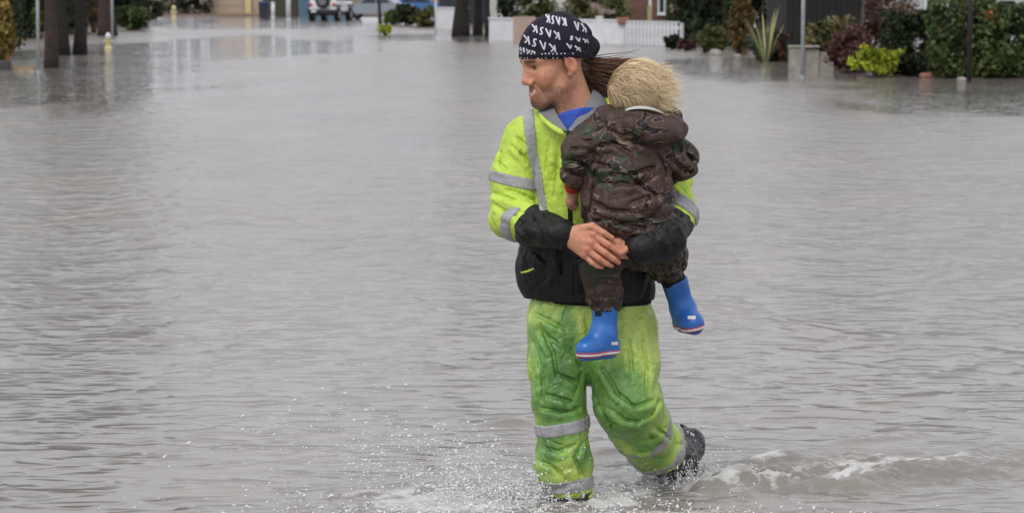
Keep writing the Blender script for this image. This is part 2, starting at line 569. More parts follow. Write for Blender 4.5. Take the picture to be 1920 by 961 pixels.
wl = math.hypot(w1[0] - w0[0], w1[1] - w0[1])
wt_ = ((xn - w0[0]) * (w1[0] - w0[0]) + (yn - w0[1]) * (w1[1] - w0[1])) / wl
wd_ = (-(xn - w0[0]) * (w1[1] - w0[1]) + (yn - w0[1]) * (w1[0] - w0[0])) / wl + 0.08 * perlin(xn * 2, yn * 3, 0 * xn, 31)
band = np.exp(-(wd_ / (0.14 + 0.06 * wt_ / wl)) ** 2) * sstep(-0.15, 0.1, wt_) * (1 - 0.55 * sstep(0.5 * wl, wl, wt_))
fz = np.maximum(fz, band * (0.62 + 0.60 * perlin(xn * 2.6, yn * 6, 0 * xn, 14)))
fz = np.maximum(fz, 0.92 * gauss(xn, yn, 0.36, 9.30, 0.30, 0.36) * (0.85 + 0.5 * perlin(xn * 5, yn * 9, 0 * xn, 27)))
foam[near] = fz
ni, nj = len(wx), len(wy)
q = (np.arange(ni - 1)[:, None] * nj + np.arange(nj - 1)[None, :])
wf = np.stack([q, q + nj, q + nj + 1, q + 1], -1).reshape(-1, 4)
me = np_mesh('water', np.stack([X1, Y1, Z1], 1), wf)
set_attr(me, 'foam', foam)
# wind ripples too fine to model roughen the open water; the lee of the banks stays calmer
lee = np.zeros_like(X1)
for (lx, ly, sx, sy) in ((-9.4, 52, 3.8, 13), (-9.5, 80, 4.2, 20), (9.0, 45, 3.8, 11), (7.2, 58, 3.2, 10), (-13, 150, 9, 26), (-2.5, 98, 5, 8), (1.0, 92, 4, 6), (8.5, 42, 2.2, 6)):
    lee = np.maximum(lee, np.minimum(1.0, 1.25 * gauss(X1, Y1, lx, ly, sx, sy)))
lee = np.clip(lee + 0.55 * perlin(X1 * 0.30, Y1 * 0.10, 0 * X1, 21) * sstep(0.02, 0.3, lee) + 0.3 * perlin(X1 * 0.9, Y1 * 0.3, 0 * X1, 22) * sstep(0.02, 0.3, lee), 0, 1)
rip = 0.15 + 0.08 * sstep(9.5, 18, Y1)
rip = rip + (0.035 - rip) * sstep(0.05, 0.75, lee)
set_attr(me, 'ripple', rip)
set_attr(me, 'chop', 0.30 + 0.70 * sstep(9, 20, Y1))
tag(link('water', me, M_WATER, None, True), kind='structure')

# ---- ground: yards and verges that stand a little above the flood, street bed below it
M_SOIL = plain('soil', srgb(112, 92, 74), srgb(74, 62, 50), 0.95, 1.2, 0.02)
BUMPS = []                         # (x, y, rx, ry, z) filled from the planting list
def plant_base(px, py, wpx):
    p, s = at(px, py)
    return p, s, wpx / s
PLANTS = [
    # name, centre px, base px, width px, top px, kind, leaf size m, leaves, label
    ('shrub', 1318, 82, 118, -35, 'dark', 0.085, 5200, 'tall dense dark green shrub at the end of the white picket fence'),
    ('bush', 1262, 93, 30, 70, 'dark', 0.05, 900, 'small dark green bush at the foot of the picket fence end'),
    ('bush', 1289, 96, 34, 79, 'redbrown', 0.05, 800, 'low dark reddish bush beside the tall green shrub'),
    ('bush', 1338, 101, 56, 57, 'olive', 0.05, 2200, 'clipped round olive green bush between low red bush and strap-leaved plant'),
    ('shrub', 1388, 104, 50, -10, 'rust', 0.07, 1300, 'loose rusty green shrub behind the round olive bush'),
    ('bush', 1446, 115, 70, 66, 'bluegreen', 0.07, 2200, 'blue green bush around the foot of the strap-leaved plant'),
    ('bush', 1478, 117, 34, 62, 'redbrown', 0.06, 800, 'narrow dark red bush beside the black garage wall'),
    ('shrub', 1566, 126, 96, 42, 'mixed', 0.065, 1900, 'green bush with reddish blooms behind the low concrete wall'),
    ('bush', 1601, 138, 82, 62, 'redbrown', 0.05, 2900, 'round dark red-brown bush at the end of the low concrete wall'),
    ('shrub', 1672, 112, 112, -30, 'brown', 0.06, 2400, 'tall thin brown shrub behind the yellow-green plant'),
    ('bush', 1650, 147, 86, 93, 'yellow', 0.06, 1100, 'bright yellow-green plant at the water between red bush and hedge'),
    ('hedge_bush', 1722, 145, 112, 32, 'dark', 0.055, 5200, 'dark green clipped bush behind the yellow-green plant'),
    ('hedge_bush', 1818, 148, 130, 10, 'mid', 0.06, 5200, 'big leafy green bush with orange blooms behind the black pole'),
    ('hedge_bush', 1905, 148, 110, 24, 'mid', 0.06, 4200, 'leafy green bush at the far end of the hedge past the black pole'),
    ('shrub', 1345, 88, 90, -20, 'dark', 0.08, 3000, 'dark green shrub behind the clipped round olive bush'),
    ('shrub', 1432, 94, 130, -20, 'dark', 0.085, 4200, 'tall dark evergreen behind the strap-leaved plant'),
    ('shrub', 1640, 98, 130, -25, 'brown', 0.07, 3400, 'tall russet shrub between the black garage and the pale house'),
    ('hedge_bush', 1770, 128, 110, 40, 'dark', 0.06, 3600, 'shaded green bush filling the hedge behind the clipped one'),
    ('hedge_bush', 1870, 134, 130, 16, 'dark', 0.06, 4200, 'shaded green bush filling the hedge behind the dark pole'),
    ('bush', 736, 47, 36, 24, 'lime', 0.09, 700, 'light green bush next to the thin trunk by the parked cars'),
    ('bush', 762, 49, 44, 12, 'dark', 0.09, 1100, 'dark round bush in front of the parked blue car'),
    ('bush', 799, 52, 50, 18, 'olive', 0.09, 1200, 'olive bush beside the white post and white wall'),
    ('grass_tuft', 722, 66, 30, 48, 'yellow', 0.07, 380, 'yellow grass tuft standing in the water before the bushes'),
    ('shrub', 1122, 64, 118, -10, 'olive', 0.08, 2600, 'brown-green shrub row behind the white fence near the terracotta pot'),
    ('shrub', 1010, 62, 72, -20, 'olive', 0.08, 1800, 'olive shrub behind the tan gate panel'),
    ('shrub', 955, 60, 40, -20, 'dark', 0.08, 1000, 'dark green shrub behind the white wall near the thin trunk'),
    ('palm_shrub', 4, 122, 40, 14, 'gold', 0.09, 600, 'yellowing shrub above the clay pot at the verge'),
    ('shrub', 48, 74, 74, -90, 'mid', 0.085, 3400, 'tall green shrub behind the bright steel post'),
    ('shrub', -30, 98, 120, -110, 'dark', 0.085, 3600, 'tall dark shrub behind the yellowing shrub on the verge'),
    ('shrub', 118, 66, 90, -90, 'dark', 0.085, 3200, 'tall shaded shrub seen between the dark trunks'),
    ('shrub', 30, 58, 130, -40, 'dark', 0.10, 3600, 'dark hedge mass far behind the tall green shrub'),
    ('shrub', 70, 52, 150, -120, 'dark', 0.12, 5200, 'wide tall evergreen closing the view behind the dark trunks'),
    ('shrub', 205, 46, 130, -110, 'dark', 0.12, 4600, 'tall evergreen behind the broad brown trunk'),
    ('shrub', 225, 48, 90, -70, 'dark', 0.10, 2800, 'tall dark shrub behind the rounded green bush'),
    ('shrub', 172, 63, 60, -30, 'brown', 0.085, 1700, 'brown shrub between the tree trunks on the verge'),
    ('bush', 244, 58, 62, 17, 'mid', 0.075, 2000, 'rounded green bush beside the grey post and hydrant'),
    ('bush', 277, 37, 52, 5, 'dark', 0.09, 1300, 'dark green rounded bush behind the rounded green bush'),
    ('hedge_bush', 345, 29, 96, -60, 'dark', 0.10, 3000, 'tall dark green hedge beside the beige garage'),
]
for pl in PLANTS:
    p, s, w = plant_base(pl[1], pl[2], pl[3])
    BUMPS.append((p[0], p[1] + 0.35 * w, w * 0.75, w * 0.55, 0.05))
gx = axis_pts(-16, 16, 0.5, -700, 700, 1.14)
gy = axis_pts(40, 190, 0.8, -70, 1500, 1.14)
GX, GY = np.meshgrid(gx, gy, indexing='ij')
g = -0.14 + 0.02 * perlin(GX * 0.4, GY * 0.4, 0 * GX, 11)
for (bx, by, rx, ry, bz) in BUMPS:
    g = np.maximum(g, -0.14 + (bz + 0.14) * np.exp(-(((GX - bx) / rx) ** 2 + ((GY - by) / ry) ** 2) ** 2))
g = np.maximum(g, -0.14 + 0.24 * sstep(168, 180, GY + 0.4 * np.abs(GX + 14)))
g = np.maximum(g, -0.14 + 0.30 * sstep(45, 90, np.abs(GX)) * sstep(30, 50, GY))
ni, nj = len(gx), len(gy)
q = (np.arange(ni - 1)[:, None] * nj + np.arange(nj - 1)[None, :])
gf = np.stack([q, q + nj, q + nj + 1, q + 1], -1).reshape(-1, 4)
tag(link('ground', np_mesh('ground', np.stack([GX.ravel(), GY.ravel(), g.ravel()], 1), gf), M_SOIL, None, True), kind='structure')

# ---- planting
LEAF = {
    'dark': leafmat('leaf_dark', srgb(26, 34, 22), srgb(56, 68, 40)),
    'mid': leafmat('leaf_mid', srgb(36, 46, 28), srgb(78, 92, 50), srgb(104, 112, 66)),
    'olive': leafmat('leaf_olive', srgb(58, 62, 36), srgb(112, 112, 66)),
    'lime': leafmat('leaf_lime', srgb(74, 90, 40), srgb(132, 150, 76)),
    'yellow': leafmat('leaf_yellow', srgb(110, 124, 34), srgb(196, 204, 66)),
    'gold': leafmat('leaf_gold', srgb(104, 92, 46), srgb(166, 146, 76)),
    'redbrown': leafmat('leaf_redbrown', srgb(56, 38, 34), srgb(112, 76, 66)),
    'rust': leafmat('leaf_rust', srgb(70, 72, 36), srgb(132, 98, 58)),
    'brown': leafmat('leaf_brown', srgb(76, 58, 46), srgb(136, 108, 84)),
    'bluegreen': leafmat('leaf_bluegreen', srgb(46, 58, 46), srgb(96, 110, 92)),
    'mixed': leafmat('leaf_mixed', srgb(46, 54, 32), srgb(104, 106, 64), srgb(150, 88, 78)),
    'bloom': leafmat('bloom_orange', srgb(170, 84, 44), srgb(196, 120, 70)),
}
M_BARK_D = plain('bark_dark', srgb(44, 37, 34), srgb(26, 22, 21), 0.95, 9, 0.02)
M_BARK_R = plain('bark_red', srgb(70, 56, 50), srgb(44, 35, 32), 0.95, 9, 0.02)
M_BARK_G = plain('bark_grey', srgb(140, 130, 118), srgb(96, 86, 78), 0.95, 9, 0.02)
def leaves(centres, size, shade, up=0.2, stretch=1.7):
    """one bent-diamond leaf (two triangles) per centre"""
    n = len(centres)
    d = rng.normal(size=(n, 3)); d[:, 2] += up
    d /= np.linalg.norm(d, axis=1)[:, None]
    e = np.cross(d, rng.normal(size=(n, 3))); e /= np.linalg.norm(e, axis=1)[:, None]
    nn = np.cross(d, e)
    sz = size * rng.uniform(0.6, 1.35, n)[:, None]
    a = centres - d * sz * stretch * 0.5; c = centres + d * sz * stretch * 0.5 - nn * sz * 0.15
    b = centres + e * sz * 0.5 + nn * sz * 0.12; f = centres - e * sz * 0.5 + nn * sz * 0.12
    v = np.stack([a, b, c, f], 1).reshape(-1, 3)
    i = np.arange(n)[:, None] * 4
    return v, i + np.array([[0, 1, 2, 3]]), np.repeat(shade, 4)
def clumps(c, r, n, nclump, shell=0.55, boxy=False):
    """leaf centres gathered in clumps inside an uneven ellipsoid"""
    k = rng.normal(size=(nclump, 3)); k /= np.linalg.norm(k, axis=1)[:, None]
    k *= (rng.uniform(shell, 1.0, nclump) ** 0.6)[:, None]
    k *= (0.86 + 0.3 * rng.random(nclump))[:, None]
    cr = rng.uniform(0.16, 0.34, nclump)
    cs = rng.uniform(0.0, 1.0, nclump)
    w = rng.integers(0, nclump, n)
    u = rng.normal(size=(n, 3)); u /= np.linalg.norm(u, axis=1)[:, None]
    u *= (rng.random(n) ** 0.45)[:, None]
    p = k[w] + u * cr[w][:, None]
    sh = np.clip(0.55 * cs[w] + 0.45 * rng.random(n), 0, 1)
    if boxy: p = np.sign(p) * np.minimum(np.abs(p) * 1.12, 1.0) ** 0.7
    p = np.array(c) + p * np.array(r)
    return p, sh
def plant(name, px, py, wpx, top, kind, lsz, n, label):
    p, s, w = plant_base(px, py, wpx)
    h = (py - top) / s
    root = empty(name, (p[0], p[1] + w * 0.4, 0.02), label, 'grass' if name == 'grass_tuft' else ('hedge' if 'hedge' in name else 'bush'))
    cx, cy = p[0], p[1] + w * 0.42
    lift = 0.0
    c = (cx, cy, 0.05 + h * 0.52)
    r = (w * 0.53, w * 0.42, h * 0.53)
    if kind in ('brown', 'rust', 'yellow', 'gold'):
        pts, sh = clumps(c, r, n, 44, 0.2)
    else:
        pts, sh = clumps(c, r, n, max(18, int(n / 36)), 0.62, 'hedge' in name or (kind == 'dark' and h > 1))
    pts[:, 2] = np.maximum(pts[:, 2], 0.015 + 0.1 * rng.random(len(pts)))
    v, f, shd = leaves(pts, lsz, sh)
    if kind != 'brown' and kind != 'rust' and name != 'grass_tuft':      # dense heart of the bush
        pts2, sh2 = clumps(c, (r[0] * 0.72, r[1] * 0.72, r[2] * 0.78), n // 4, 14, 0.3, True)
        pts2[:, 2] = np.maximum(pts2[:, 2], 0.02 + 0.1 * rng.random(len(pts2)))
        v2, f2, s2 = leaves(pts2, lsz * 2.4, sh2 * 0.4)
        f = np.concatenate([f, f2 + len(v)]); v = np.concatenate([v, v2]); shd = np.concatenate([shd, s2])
    me = np_mesh('foliage', v, f)
    set_attr(me, 'shade', shd)
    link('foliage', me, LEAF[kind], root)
    if kind == 'mid' and 'orange' in label:
        bp, bs = clumps((c[0], c[1] - r[1] * 0.5, c[2] + r[2] * 0.35), (r[0] * 0.8, r[1] * 0.6, r[2] * 0.5), 60, 12, 0.6)
        v, f, shd = leaves(bp, 0.07, bs); me = np_mesh('blossom', v, f); set_attr(me, 'shade', shd)
        link('blossom', me, LEAF['bloom'], root)
    m = MB()
    for k in range(5):
        a = 2 * math.pi * k / 5 + 0.4
        ex, ey = cx + r[0] * 0.55 * math.cos(a), cy + r[1] * 0.55 * math.sin(a)
        m.tube([(cx + 0.05 * math.cos(a), cy + 0.05 * math.sin(a), -0.1), ((cx + ex) / 2, (cy + ey) / 2, h * 0.45), (ex, ey, h * 0.8)],
               [0.022 + 0.01 * h, 0.016, 0.006], 5)
    m.build('stems', M_BARK_D, root)
    return root
for pl in PLANTS: plant(*pl)

def flax(px, py, wpx, top, label):
    p, s = at(px, py)
    root = empty('flax_plant', (p[0], p[1], 0.0), label, 'plant')
    t = NT('flax_leaf'); t.set(Base_Color=t.ramp(t.attr('shade'), [(0, srgb(78, 92, 62)), (0.6, srgb(118, 128, 90)), (0.8, srgb(170, 166, 112)), (1, srgb(196, 186, 128))]), Roughness=0.5)
    h = (py - top) / s
    for i in range(38):
        a = rng.uniform(0, 2 * math.pi); lean = rng.uniform(0.08, 0.75); L = h * rng.uniform(0.75, 1.15); wd_ = rng.uniform(0.03, 0.065)
        dx, dy = math.cos(a) * lean, math.sin(a) * lean
        v = []
        for j in range(6):
            u = j / 5
            q0 = np.array([p[0] + 0.06 * math.cos(a) + dx * L * u, p[1] + 0.06 * math.sin(a) + dy * L * u, 0.0 + L * u * (1 - 0.28 * lean * u * u * 2)])
            ww = wd_ * (1 - u ** 2.5) * (0.6 + 0.4 * min(1, u * 4)) + 0.002
            side = np.array([-math.sin(a), math.cos(a), 0]) * ww / 2
            v += [q0 - side, q0 + np.array([0, 0, -0.25 * ww]), q0 + side]
        f = []
        for j in range(5):
            b = j * 3
            f += [(b, b + 1, b + 4, b + 3), (b + 1, b + 2, b + 5, b + 4)]
        me = np_mesh('leaf', v, f); set_attr(me, 'shade', np.full(len(v), rng.random()))
        link('leaf', me, t.m, root, True)
flax(1436, 116, 80, 6, 'strap-leaved flax plant with pale upright blades beside the black garage')

# ---- trees: tapered trunk with limbs and a leafy crown above
def tree(px, py, wpx, bark, kind, height, label, crown_r=2.2, lean=0.0, group=None, nleaf=1300):
    p, s = at(px, py)
    r = wpx / s / 2
    root = empty('tree', (p[0], p[1] + r, 0.0), label, 'tree', group)
    x, y = p[0], p[1] + r
    m = MB()
    pts, rd = [], []
    for i in range(9):
        u = i / 8
        z = -0.15 + u * height * 0.72
        pts.append((x + lean * u * 2 + 0.06 * math.sin(3 * u + px), y + 0.05 * math.sin(5 * u + px), z))
        rd.append(r * (1.25 if i == 0 else 1.06 if i == 1 else 1.0 - 0.5 * u))
    m.tube(pts, rd, 12)
    for i in range(7):
        a = i * 2.4 + px
        z0 = height * (0.42 + 0.04 * i)
        b = (x + lean * 1.2, y, z0)
        e = (x + lean * 2 + math.cos(a) * crown_r * 0.7, y + math.sin(a) * crown_r * 0.6, z0 + height * 0.25)
        m.tube([b, ((b[0] + e[0]) / 2, (b[1] + e[1]) / 2, z0 + height * 0.1), e], [r * 0.42, r * 0.3, r * 0.1], 6)
    tr = m.build('trunk', bark, root, True)
    tx = bpy.data.textures.get('bark_relief') or bpy.data.textures.new('bark_relief', 'CLOUDS')
    pts, sh = clumps((x + lean * 2, y, height * 0.82), (crown_r, crown_r * 0.9, height * 0.15), nleaf, 60, 0.3)
    v, f, shd = leaves(pts, 0.17, sh)
    me = np_mesh('crown', v, f); set_attr(me, 'shade', shd)
    link('crown', me, LEAF[kind], root)
tree(89, 128, 25, M_BARK_R, 'dark', 6.8, 'thick reddish-brown tree trunk right behind the bright steel post', 2.4)
tree(117, 104, 29, M_BARK_D, 'dark', 7.2, 'dark flaring tree trunk with a second dark trunk close beside it', 2.2, -0.05)
tree(145, 103, 24, M_BARK_D, 'dark', 6.6, 'slimmer dark tree trunk standing beside the flaring dark trunk', 2.0, 0.03)
tree(197, 68, 33, M_BARK_R, 'dark', 7.4, 'broad brown tree trunk behind the fire hydrant', 2.6)
tree(866, 68, 30, M_BARK_D, 'dark', 7.0, 'thick dark tree trunk in front of the white wall', 2.2, 0.03)
tree(893, 66, 17, M_BARK_D, 'dark', 6.6, 'middle dark trunk between the thick trunk and the thin one', 1.8, 0.02)
tree(914, 70, 11, M_BARK_D, 'dark', 6.2, 'thin dark trunk between middle dark trunk and tan gate panel', 1.5, 0.06)
tree(713, 49, 7, M_BARK_R, 'dark', 5.0, 'thin young tree trunk in front of the silver car', 1.4, 0, None, 1300)
tree(1612, 112, 13, M_BARK_G, 'brown', 5.0, 'pale grey slender trunk behind the round red-brown bush', 1.6, 0.12, None, 1500)

# ---- posts
M_STEEL = plain('galvanised', srgb(176, 180, 182), srgb(146, 150, 154), 0.5, 14, 0, 0.3)
M_WHITEP = plain('white_paint', srgb(222, 224, 224), srgb(196, 200, 202), 0.55, 5)
M_BLACKP = plain('dark_paint', srgb(44, 40, 38), srgb(28, 26, 25), 0.5, 8)
def post(px, py, wpx, h, mat, label, cap=True):
    p, s = at(px, py)
    r = wpx / s / 2
    root = empty('post', (p[0], p[1], 0), label, 'post')
    MB().lathe([(r, -0.3), (r, h * 0.5), (r * 0.97, h)], (p[0], p[1], 0), 14).build('shaft', mat, root, True)
    MB().lathe([(r * 1.12, h - 0.02), (r * 1.12, h + 0.02), (r * 0.5, h + 0.05)], (p[0], p[1], 0), 14).build('cap', mat, root)
    MB().lathe([(r * 1.25, -0.1), (r * 1.25, 0.035), (r * 1.02, 0.045)], (p[0], p[1], 0), 14).build('ground_sleeve', mat, root)
    return root
post(72.5, 136, 6.5, 2.9, M_STEEL, 'bright steel sign post in the water before the reddish trunk')
post(211, 77, 5.0, 3.0, M_STEEL, 'grey steel post close beside the fire hydrant')
post(817, 71, 3.6, 2.6, M_WHITEP, 'slim white post in the water beside the olive bush')
post(1504.5, 146, 7.0, 2.9, M_STEEL, 'pale steel post in front of the low concrete wall')
post(1817, 156, 9.5, 3.2, M_BLACKP, 'dark brown pole in the water before the leafy hedge')
post(541, 37, 9.0, 2.7, M_WHITEP, 'stout white post in front of the blue wall')
post(512, 33, 7.0, 0.95, M_WHITEP, 'short cream bollard between blue bin and white post')

# ---- hydrant with bonnet, barrel and nozzles
def hydrant(px, py, hpx, cb, cc, label):
    p, s = at(px, py)
    h = hpx / s
    r = h * 0.19
    root = empty('fire_hydrant', (p[0], p[1], 0), label, 'hydrant')
    x, y = p[0], p[1]
    MB().lathe([(r * 1.25, -0.1), (r * 1.25, 0.04), (r * 0.85, 0.06), (r * 0.82, h * 0.55), (r * 1.05, h * 0.58), (r * 1.05, h * 0.64)], (x, y, 0), 16).build('barrel', cb, root, True)
    MB().lathe([(r * 0.98, h * 0.645), (r * 0.95, h * 0.78), (r * 0.72, h * 0.9), (r * 0.3, h * 0.96), (r * 0.22, h)], (x, y, 0), 16).build('bonnet', cc, root, True)
    for sx in (-1, 1):
        MB().lathe([(r * 0.42, r * 0.6), (r * 0.42, r * 1.35), (r * 0.3, r * 1.5)] if sx > 0 else [(r * 0.42, -r * 0.6), (r * 0.42, -r * 1.35), (r * 0.3, -r * 1.5)],
                   (x, y, h * 0.45), 12, 'x').build('nozzle', cb, root, True)
    MB().lathe([(r * 0.5, -r * 0.6), (r * 0.5, -r * 1.3), (r * 0.34, -r * 1.42)], (x, y, h * 0.4), 12, 'y').build('front_nozzle', cb, root, True)
M_CREAM = plain('cream_enamel', srgb(214, 200, 150), srgb(190, 176, 130), 0.5, 8)
hydrant(203, 91, 30, M_CREAM, M_WHITEP, 'cream fire hydrant with white bonnet half under water by the trunk')
hydrant(326, 34, 24, M_CREAM, M_CREAM, 'far cream hydrant in front of the tall dark hedge')

# ---- verge odds and ends on the left
M_CLAY = plain('terracotta', srgb(178, 128, 108), srgb(150, 102, 84), 0.85, 10)
M_STONE = plain('garden_stone', srgb(170, 164, 156), srgb(128, 122, 116), 0.9, 6, 0.02)
def pot(px, py, wpx, hpx, z0, label, dist=None):
    p, s = at(px, py)
    if dist is not None:
        r_ = ray(px, py); p = np.array([0, 0, CAMH]) + r_ * (dist / r_[1]); s = FPX / dist; z0 = p[2]
    w, h = wpx / s / 2, hpx / s
    root = empty('plant_pot', (p[0], p[1], z0), label, 'pot')
    MB().lathe([(w * 0.66, z0), (w * 0.9, z0 + h * 0.74), (w * 0.8, z0 + h * 0.74)], (p[0], p[1], 0), 18).build('bowl', M_CLAY, root, True)
    MB().lathe([(w, z0 + h * 0.745), (w, z0 + h), (w * 0.86, z0 + h), (w * 0.84, z0 + h * 0.8)], (p[0], p[1], 0), 18).build('rim', M_CLAY, root)
pot(14, 117, 20, 34, 0.0, 'pinkish clay pot on the verge under the yellowing shrub')
p, s = at(5, 131)
o = empty('planter_block', (p[0], p[1], 0), 'dark wet stone block at the water edge beside the clay pot', 'stone')
MB().box(p[0] - 0.16, p[0] + 0.14, p[1], p[1] + 0.3, -0.1, 0.2, 0.03).build('block', plain('wet_stone', srgb(70, 68, 68), srgb(46, 44, 44), 0.6, 6, 0.02), o)
p, s = at(44, 130)
o = empty('floating_board', (p[0], p[1], 0), 'pale yellow timber board floating beside the steel post', 'board')
b_ = MB().box(p[0] - 0.24, p[0] + 0.22, p[1] - 0.05, p[1] + 0.09, -0.015, 0.045, 0.006).build('board', plain('timber', srgb(170, 148, 104), srgb(138, 116, 78), 0.8, 8), o)
def rock(px, py, wpx, hpx, mat, label):
    p, s = at(px, py)
    f = Field(p - 0.5, p + 0.5, 0.03)
    w, h = wpx / s / 2, hpx / s
    f.ell((p[0], p[1], h * 0.3), (w, w * 0.8, h * 0.72), None, 0.0)
    f.displace(lambda x, y, z: 0.05 * perlin(x * 6, y * 6, z * 6, int(px) % 50), 0.15)
    o = link('garden_stone', f.mesh('garden_stone'), mat, None, True)
    tag(o, label, 'stone')
rock(1342, 104, 26, 11, M_STONE, 'grey garden stone at the foot of the round olive bush')
rock(1382, 108, 18, 8, M_STONE, 'smaller grey stone between round bush and strap-leaved plant')
rock(1746, 145, 44, 9, M_CLAY, 'reddish clay stone below the dark clipped bush')
rock(1806, 151, 20, 6, M_STONE, 'pale flat stone beside the foot of the dark brown pole')

# ---- white picket fence, low white wall, tan gate panel
M_FENCE = plain('fence_white', srgb(226, 227, 230), srgb(206, 208, 212), 0.6, 3)
fa, fb = G(1090, 78), G(1268, 88)
def fence(a, b, z1, n, label, solid_to=0.0):
    root = empty('picket_fence', (a[0], a[1], 0), label, 'fence')
    d = np.array([b[0] - a[0], b[1] - a[1], 0.0]); L = np.linalg.norm(d); d /= L
    ang = math.atan2(d[1], d[0])
    R = Matrix.Translation(Vector((a[0], a[1], 0))) @ Matrix.Rotation(ang, 4, 'Z')
    def put(mb, name):
        o = mb.build(name, M_FENCE, root)
        o.matrix_basis = R
        return o
    put(MB().box(0, L, 0.02, 0.06, 0.12, 0.2), 'rail')
    put(MB().box(0, L, 0.02, 0.06, z1 - 0.2, z1 - 0.12), 'rail')
    put(MB().box(0, L, -0.022, 0.05, z1, z1 + 0.035), 'top_cap')
    w = L / n
    pk = MB().box(0, w * 0.66, -0.012, 0.016, -0.12, z1 - 0.003)
    first = pk.build('picket', M_FENCE, root); first.matrix_basis = R @ Matrix.Translation((0.02, 0, 0))
    for i in range(1, n):
        c = first.copy(); COL.objects.link(c); c.matrix_basis = R @ Matrix.Translation((0.02 + i * w, 0, 0))
    for u in (0.0, 0.5, 1.0):
        put(MB().box(u * L - 0.05, u * L + 0.05, 0.065, 0.165, -0.15, z1 - 0.01, 0.008), 'fence_post')
    return root
H_F = 40 / (FPX / fa[1])
fence(G(1172, 83), G(1272, 87), H_F, 14, 'white picket fence with open gaps ending at the tall green shrub')
def wall_panel(name, a, b, z1, th, mat, label, cat, cap=True):
    root = empty(name, (a[0], a[1], 0), label, cat)
    d = np.array([b[0] - a[0], b[1] - a[1]]); L = np.linalg.norm(d); ang = math.atan2(d[1], d[0])
    R = Matrix.Translation(Vector((a[0], a[1], 0))) @ Matrix.Rotation(ang, 4, 'Z')
    o = MB().box(0, L, 0, th, -0.2, z1).build('panel', mat, root); o.matrix_basis = R
    if cap:
        o = MB().box(-0.02, L + 0.02, -0.03, th + 0.03, z1 + 0.002, z1 + 0.06).build('coping', mat, root); o.matrix_basis = R
    return root
wall_panel('garden_wall', G(1006, 80), G(1170, 83), H_F, 0.14, M_FENCE, 'smooth white garden wall between tan gate panel and picket fence', 'wall')
p, s = at(1124, 84)
o = empty('gate_post', (p[0], p[1], 0), 'square white gate post rising above the white garden wall', 'post')
MB().box(p[0] - 0.11, p[0] + 0.11, p[1] - 0.06, p[1] + 0.16, -0.1, 0.86, 0.01).build('shaft', M_FENCE, o)
MB().box(p[0] - 0.13, p[0] + 0.13, p[1] - 0.08, p[1] + 0.18, 0.862, 0.91, 0.01).build('cap', M_FENCE, o)
wall_panel('garden_wall', G(917, 74), G(962, 76), 0.72, 0.14, M_FENCE, 'low white garden wall between thin trunk and tan gate panel', 'wall')
M_TAN = plain('tan_board', srgb(184, 160, 146), srgb(160, 138, 126), 0.8, 4)
def boards(name, a, b, z1, n, mat, label, cat):
    root = empty(name, (a[0], a[1], 0), label, cat)
    L = b[0] - a[0]; w = L / n
    m = MB().box(0, w * 0.95, 0, 0.03, -0.1, z1)
    f0 = m.build('board', mat, root); f0.matrix_basis = Matrix.Translation(Vector((a[0], a[1], 0)))
    for i in range(1, n):
        c = f0.copy(); COL.objects.link(c); c.matrix_basis = Matrix.Translation(Vector((a[0] + i * w, a[1] + (b[1] - a[1]) * i / n, 0)))
    MB().box(a[0], b[0], a[1] + 0.035, a[1] + 0.09, z1 * 0.75, z1 * 0.85).build('rail', mat, root)
    return root
boards('garden_gate', G(962, 79), G(1004, 79), 0.86, 6, M_TAN, 'tan wooden gate panel between two white walls', 'gate')
wall_panel('garden_wall', G(818, 54), G(872, 56), 0.92, 0.16, M_FENCE, 'white wall behind the thick dark trunk beside the olive bush', 'wall')
r_ = ray(1168, 46); d_ = G(1168, 83)[1] + 0.07
pot(1168, 46, 26, 13, 0, 'shallow terracotta pot on top of the white garden wall', d_)

# ---- right yard: low concrete wall of blocks and the black garage behind
M_CONC = plain('concrete', srgb(160, 156, 146), srgb(122, 118, 110), 0.9, 5, 0.01)
p, s = at(1480, 133)
root = empty('block_wall', (p[0], p[1], 0), 'low grey concrete block wall behind the pale steel post', 'wall')
x = p[0]
for i, (w_, h_) in enumerate(((30, 0.50), (27, 0.46), (28, 0.40))):
    ww = w_ / s
    MB().box(x, x + ww - 0.012, p[1] + 0.05 * i, p[1] + 0.24 + 0.05 * i, -0.15, h_, 0.012).build('block', M_CONC, root)
    x += ww
MB().box(p[0] - 0.02, p[0] + 0.66, p[1] - 0.03, p[1] + 0.27, 0.503, 0.545, 0.01).build('coping', M_CONC, root)

def house(name, label, x0, x1, y0, depth, h, wall, roof, roof_h=1.7, z0=-0.1):
    root = empty(name, ((x0 + x1) / 2, y0, 0), label, 'house')
    MB().box(x0, x1, y0, y0 + depth, z0, h).build('wall', wall, root)
    e = 0.45
    m = MB().prism([(x0 - e, h + 0.004), (x1 + e, h + 0.004), (x1 + e, h + 0.16), ((x0 + x1) / 2, h + roof_h), (x0 - e, h + 0.16)], 'y', y0 - e, y0 + depth + e)
    m.build('roof', roof, root)
    return root
def window(root, x0, x1, y, z0, z1, frame, glass, fw=0.07):
    w = MB()
    w.box(x0, x0 + fw, y - 0.05, y + 0.02, z0, z1); w.box(x1 - fw, x1, y - 0.05, y + 0.02, z0, z1)
    w.box(x0 + fw, x1 - fw, y - 0.048, y + 0.02, z1 - fw, z1); w.box(x0 + fw, x1 - fw, y - 0.048, y + 0.02, z0, z0 + fw)
    o = w.build('window', frame, root)
    MB().box(x0 + fw, x1 - fw, y - 0.02, y - 0.005, z0 + fw, z1 - fw).build('pane', glass, o)
    MB().box(x0 - 0.05, x1 + 0.05, y - 0.1, y - 0.003, z0 - 0.06, z0 - 0.003).build('sill', frame, o)
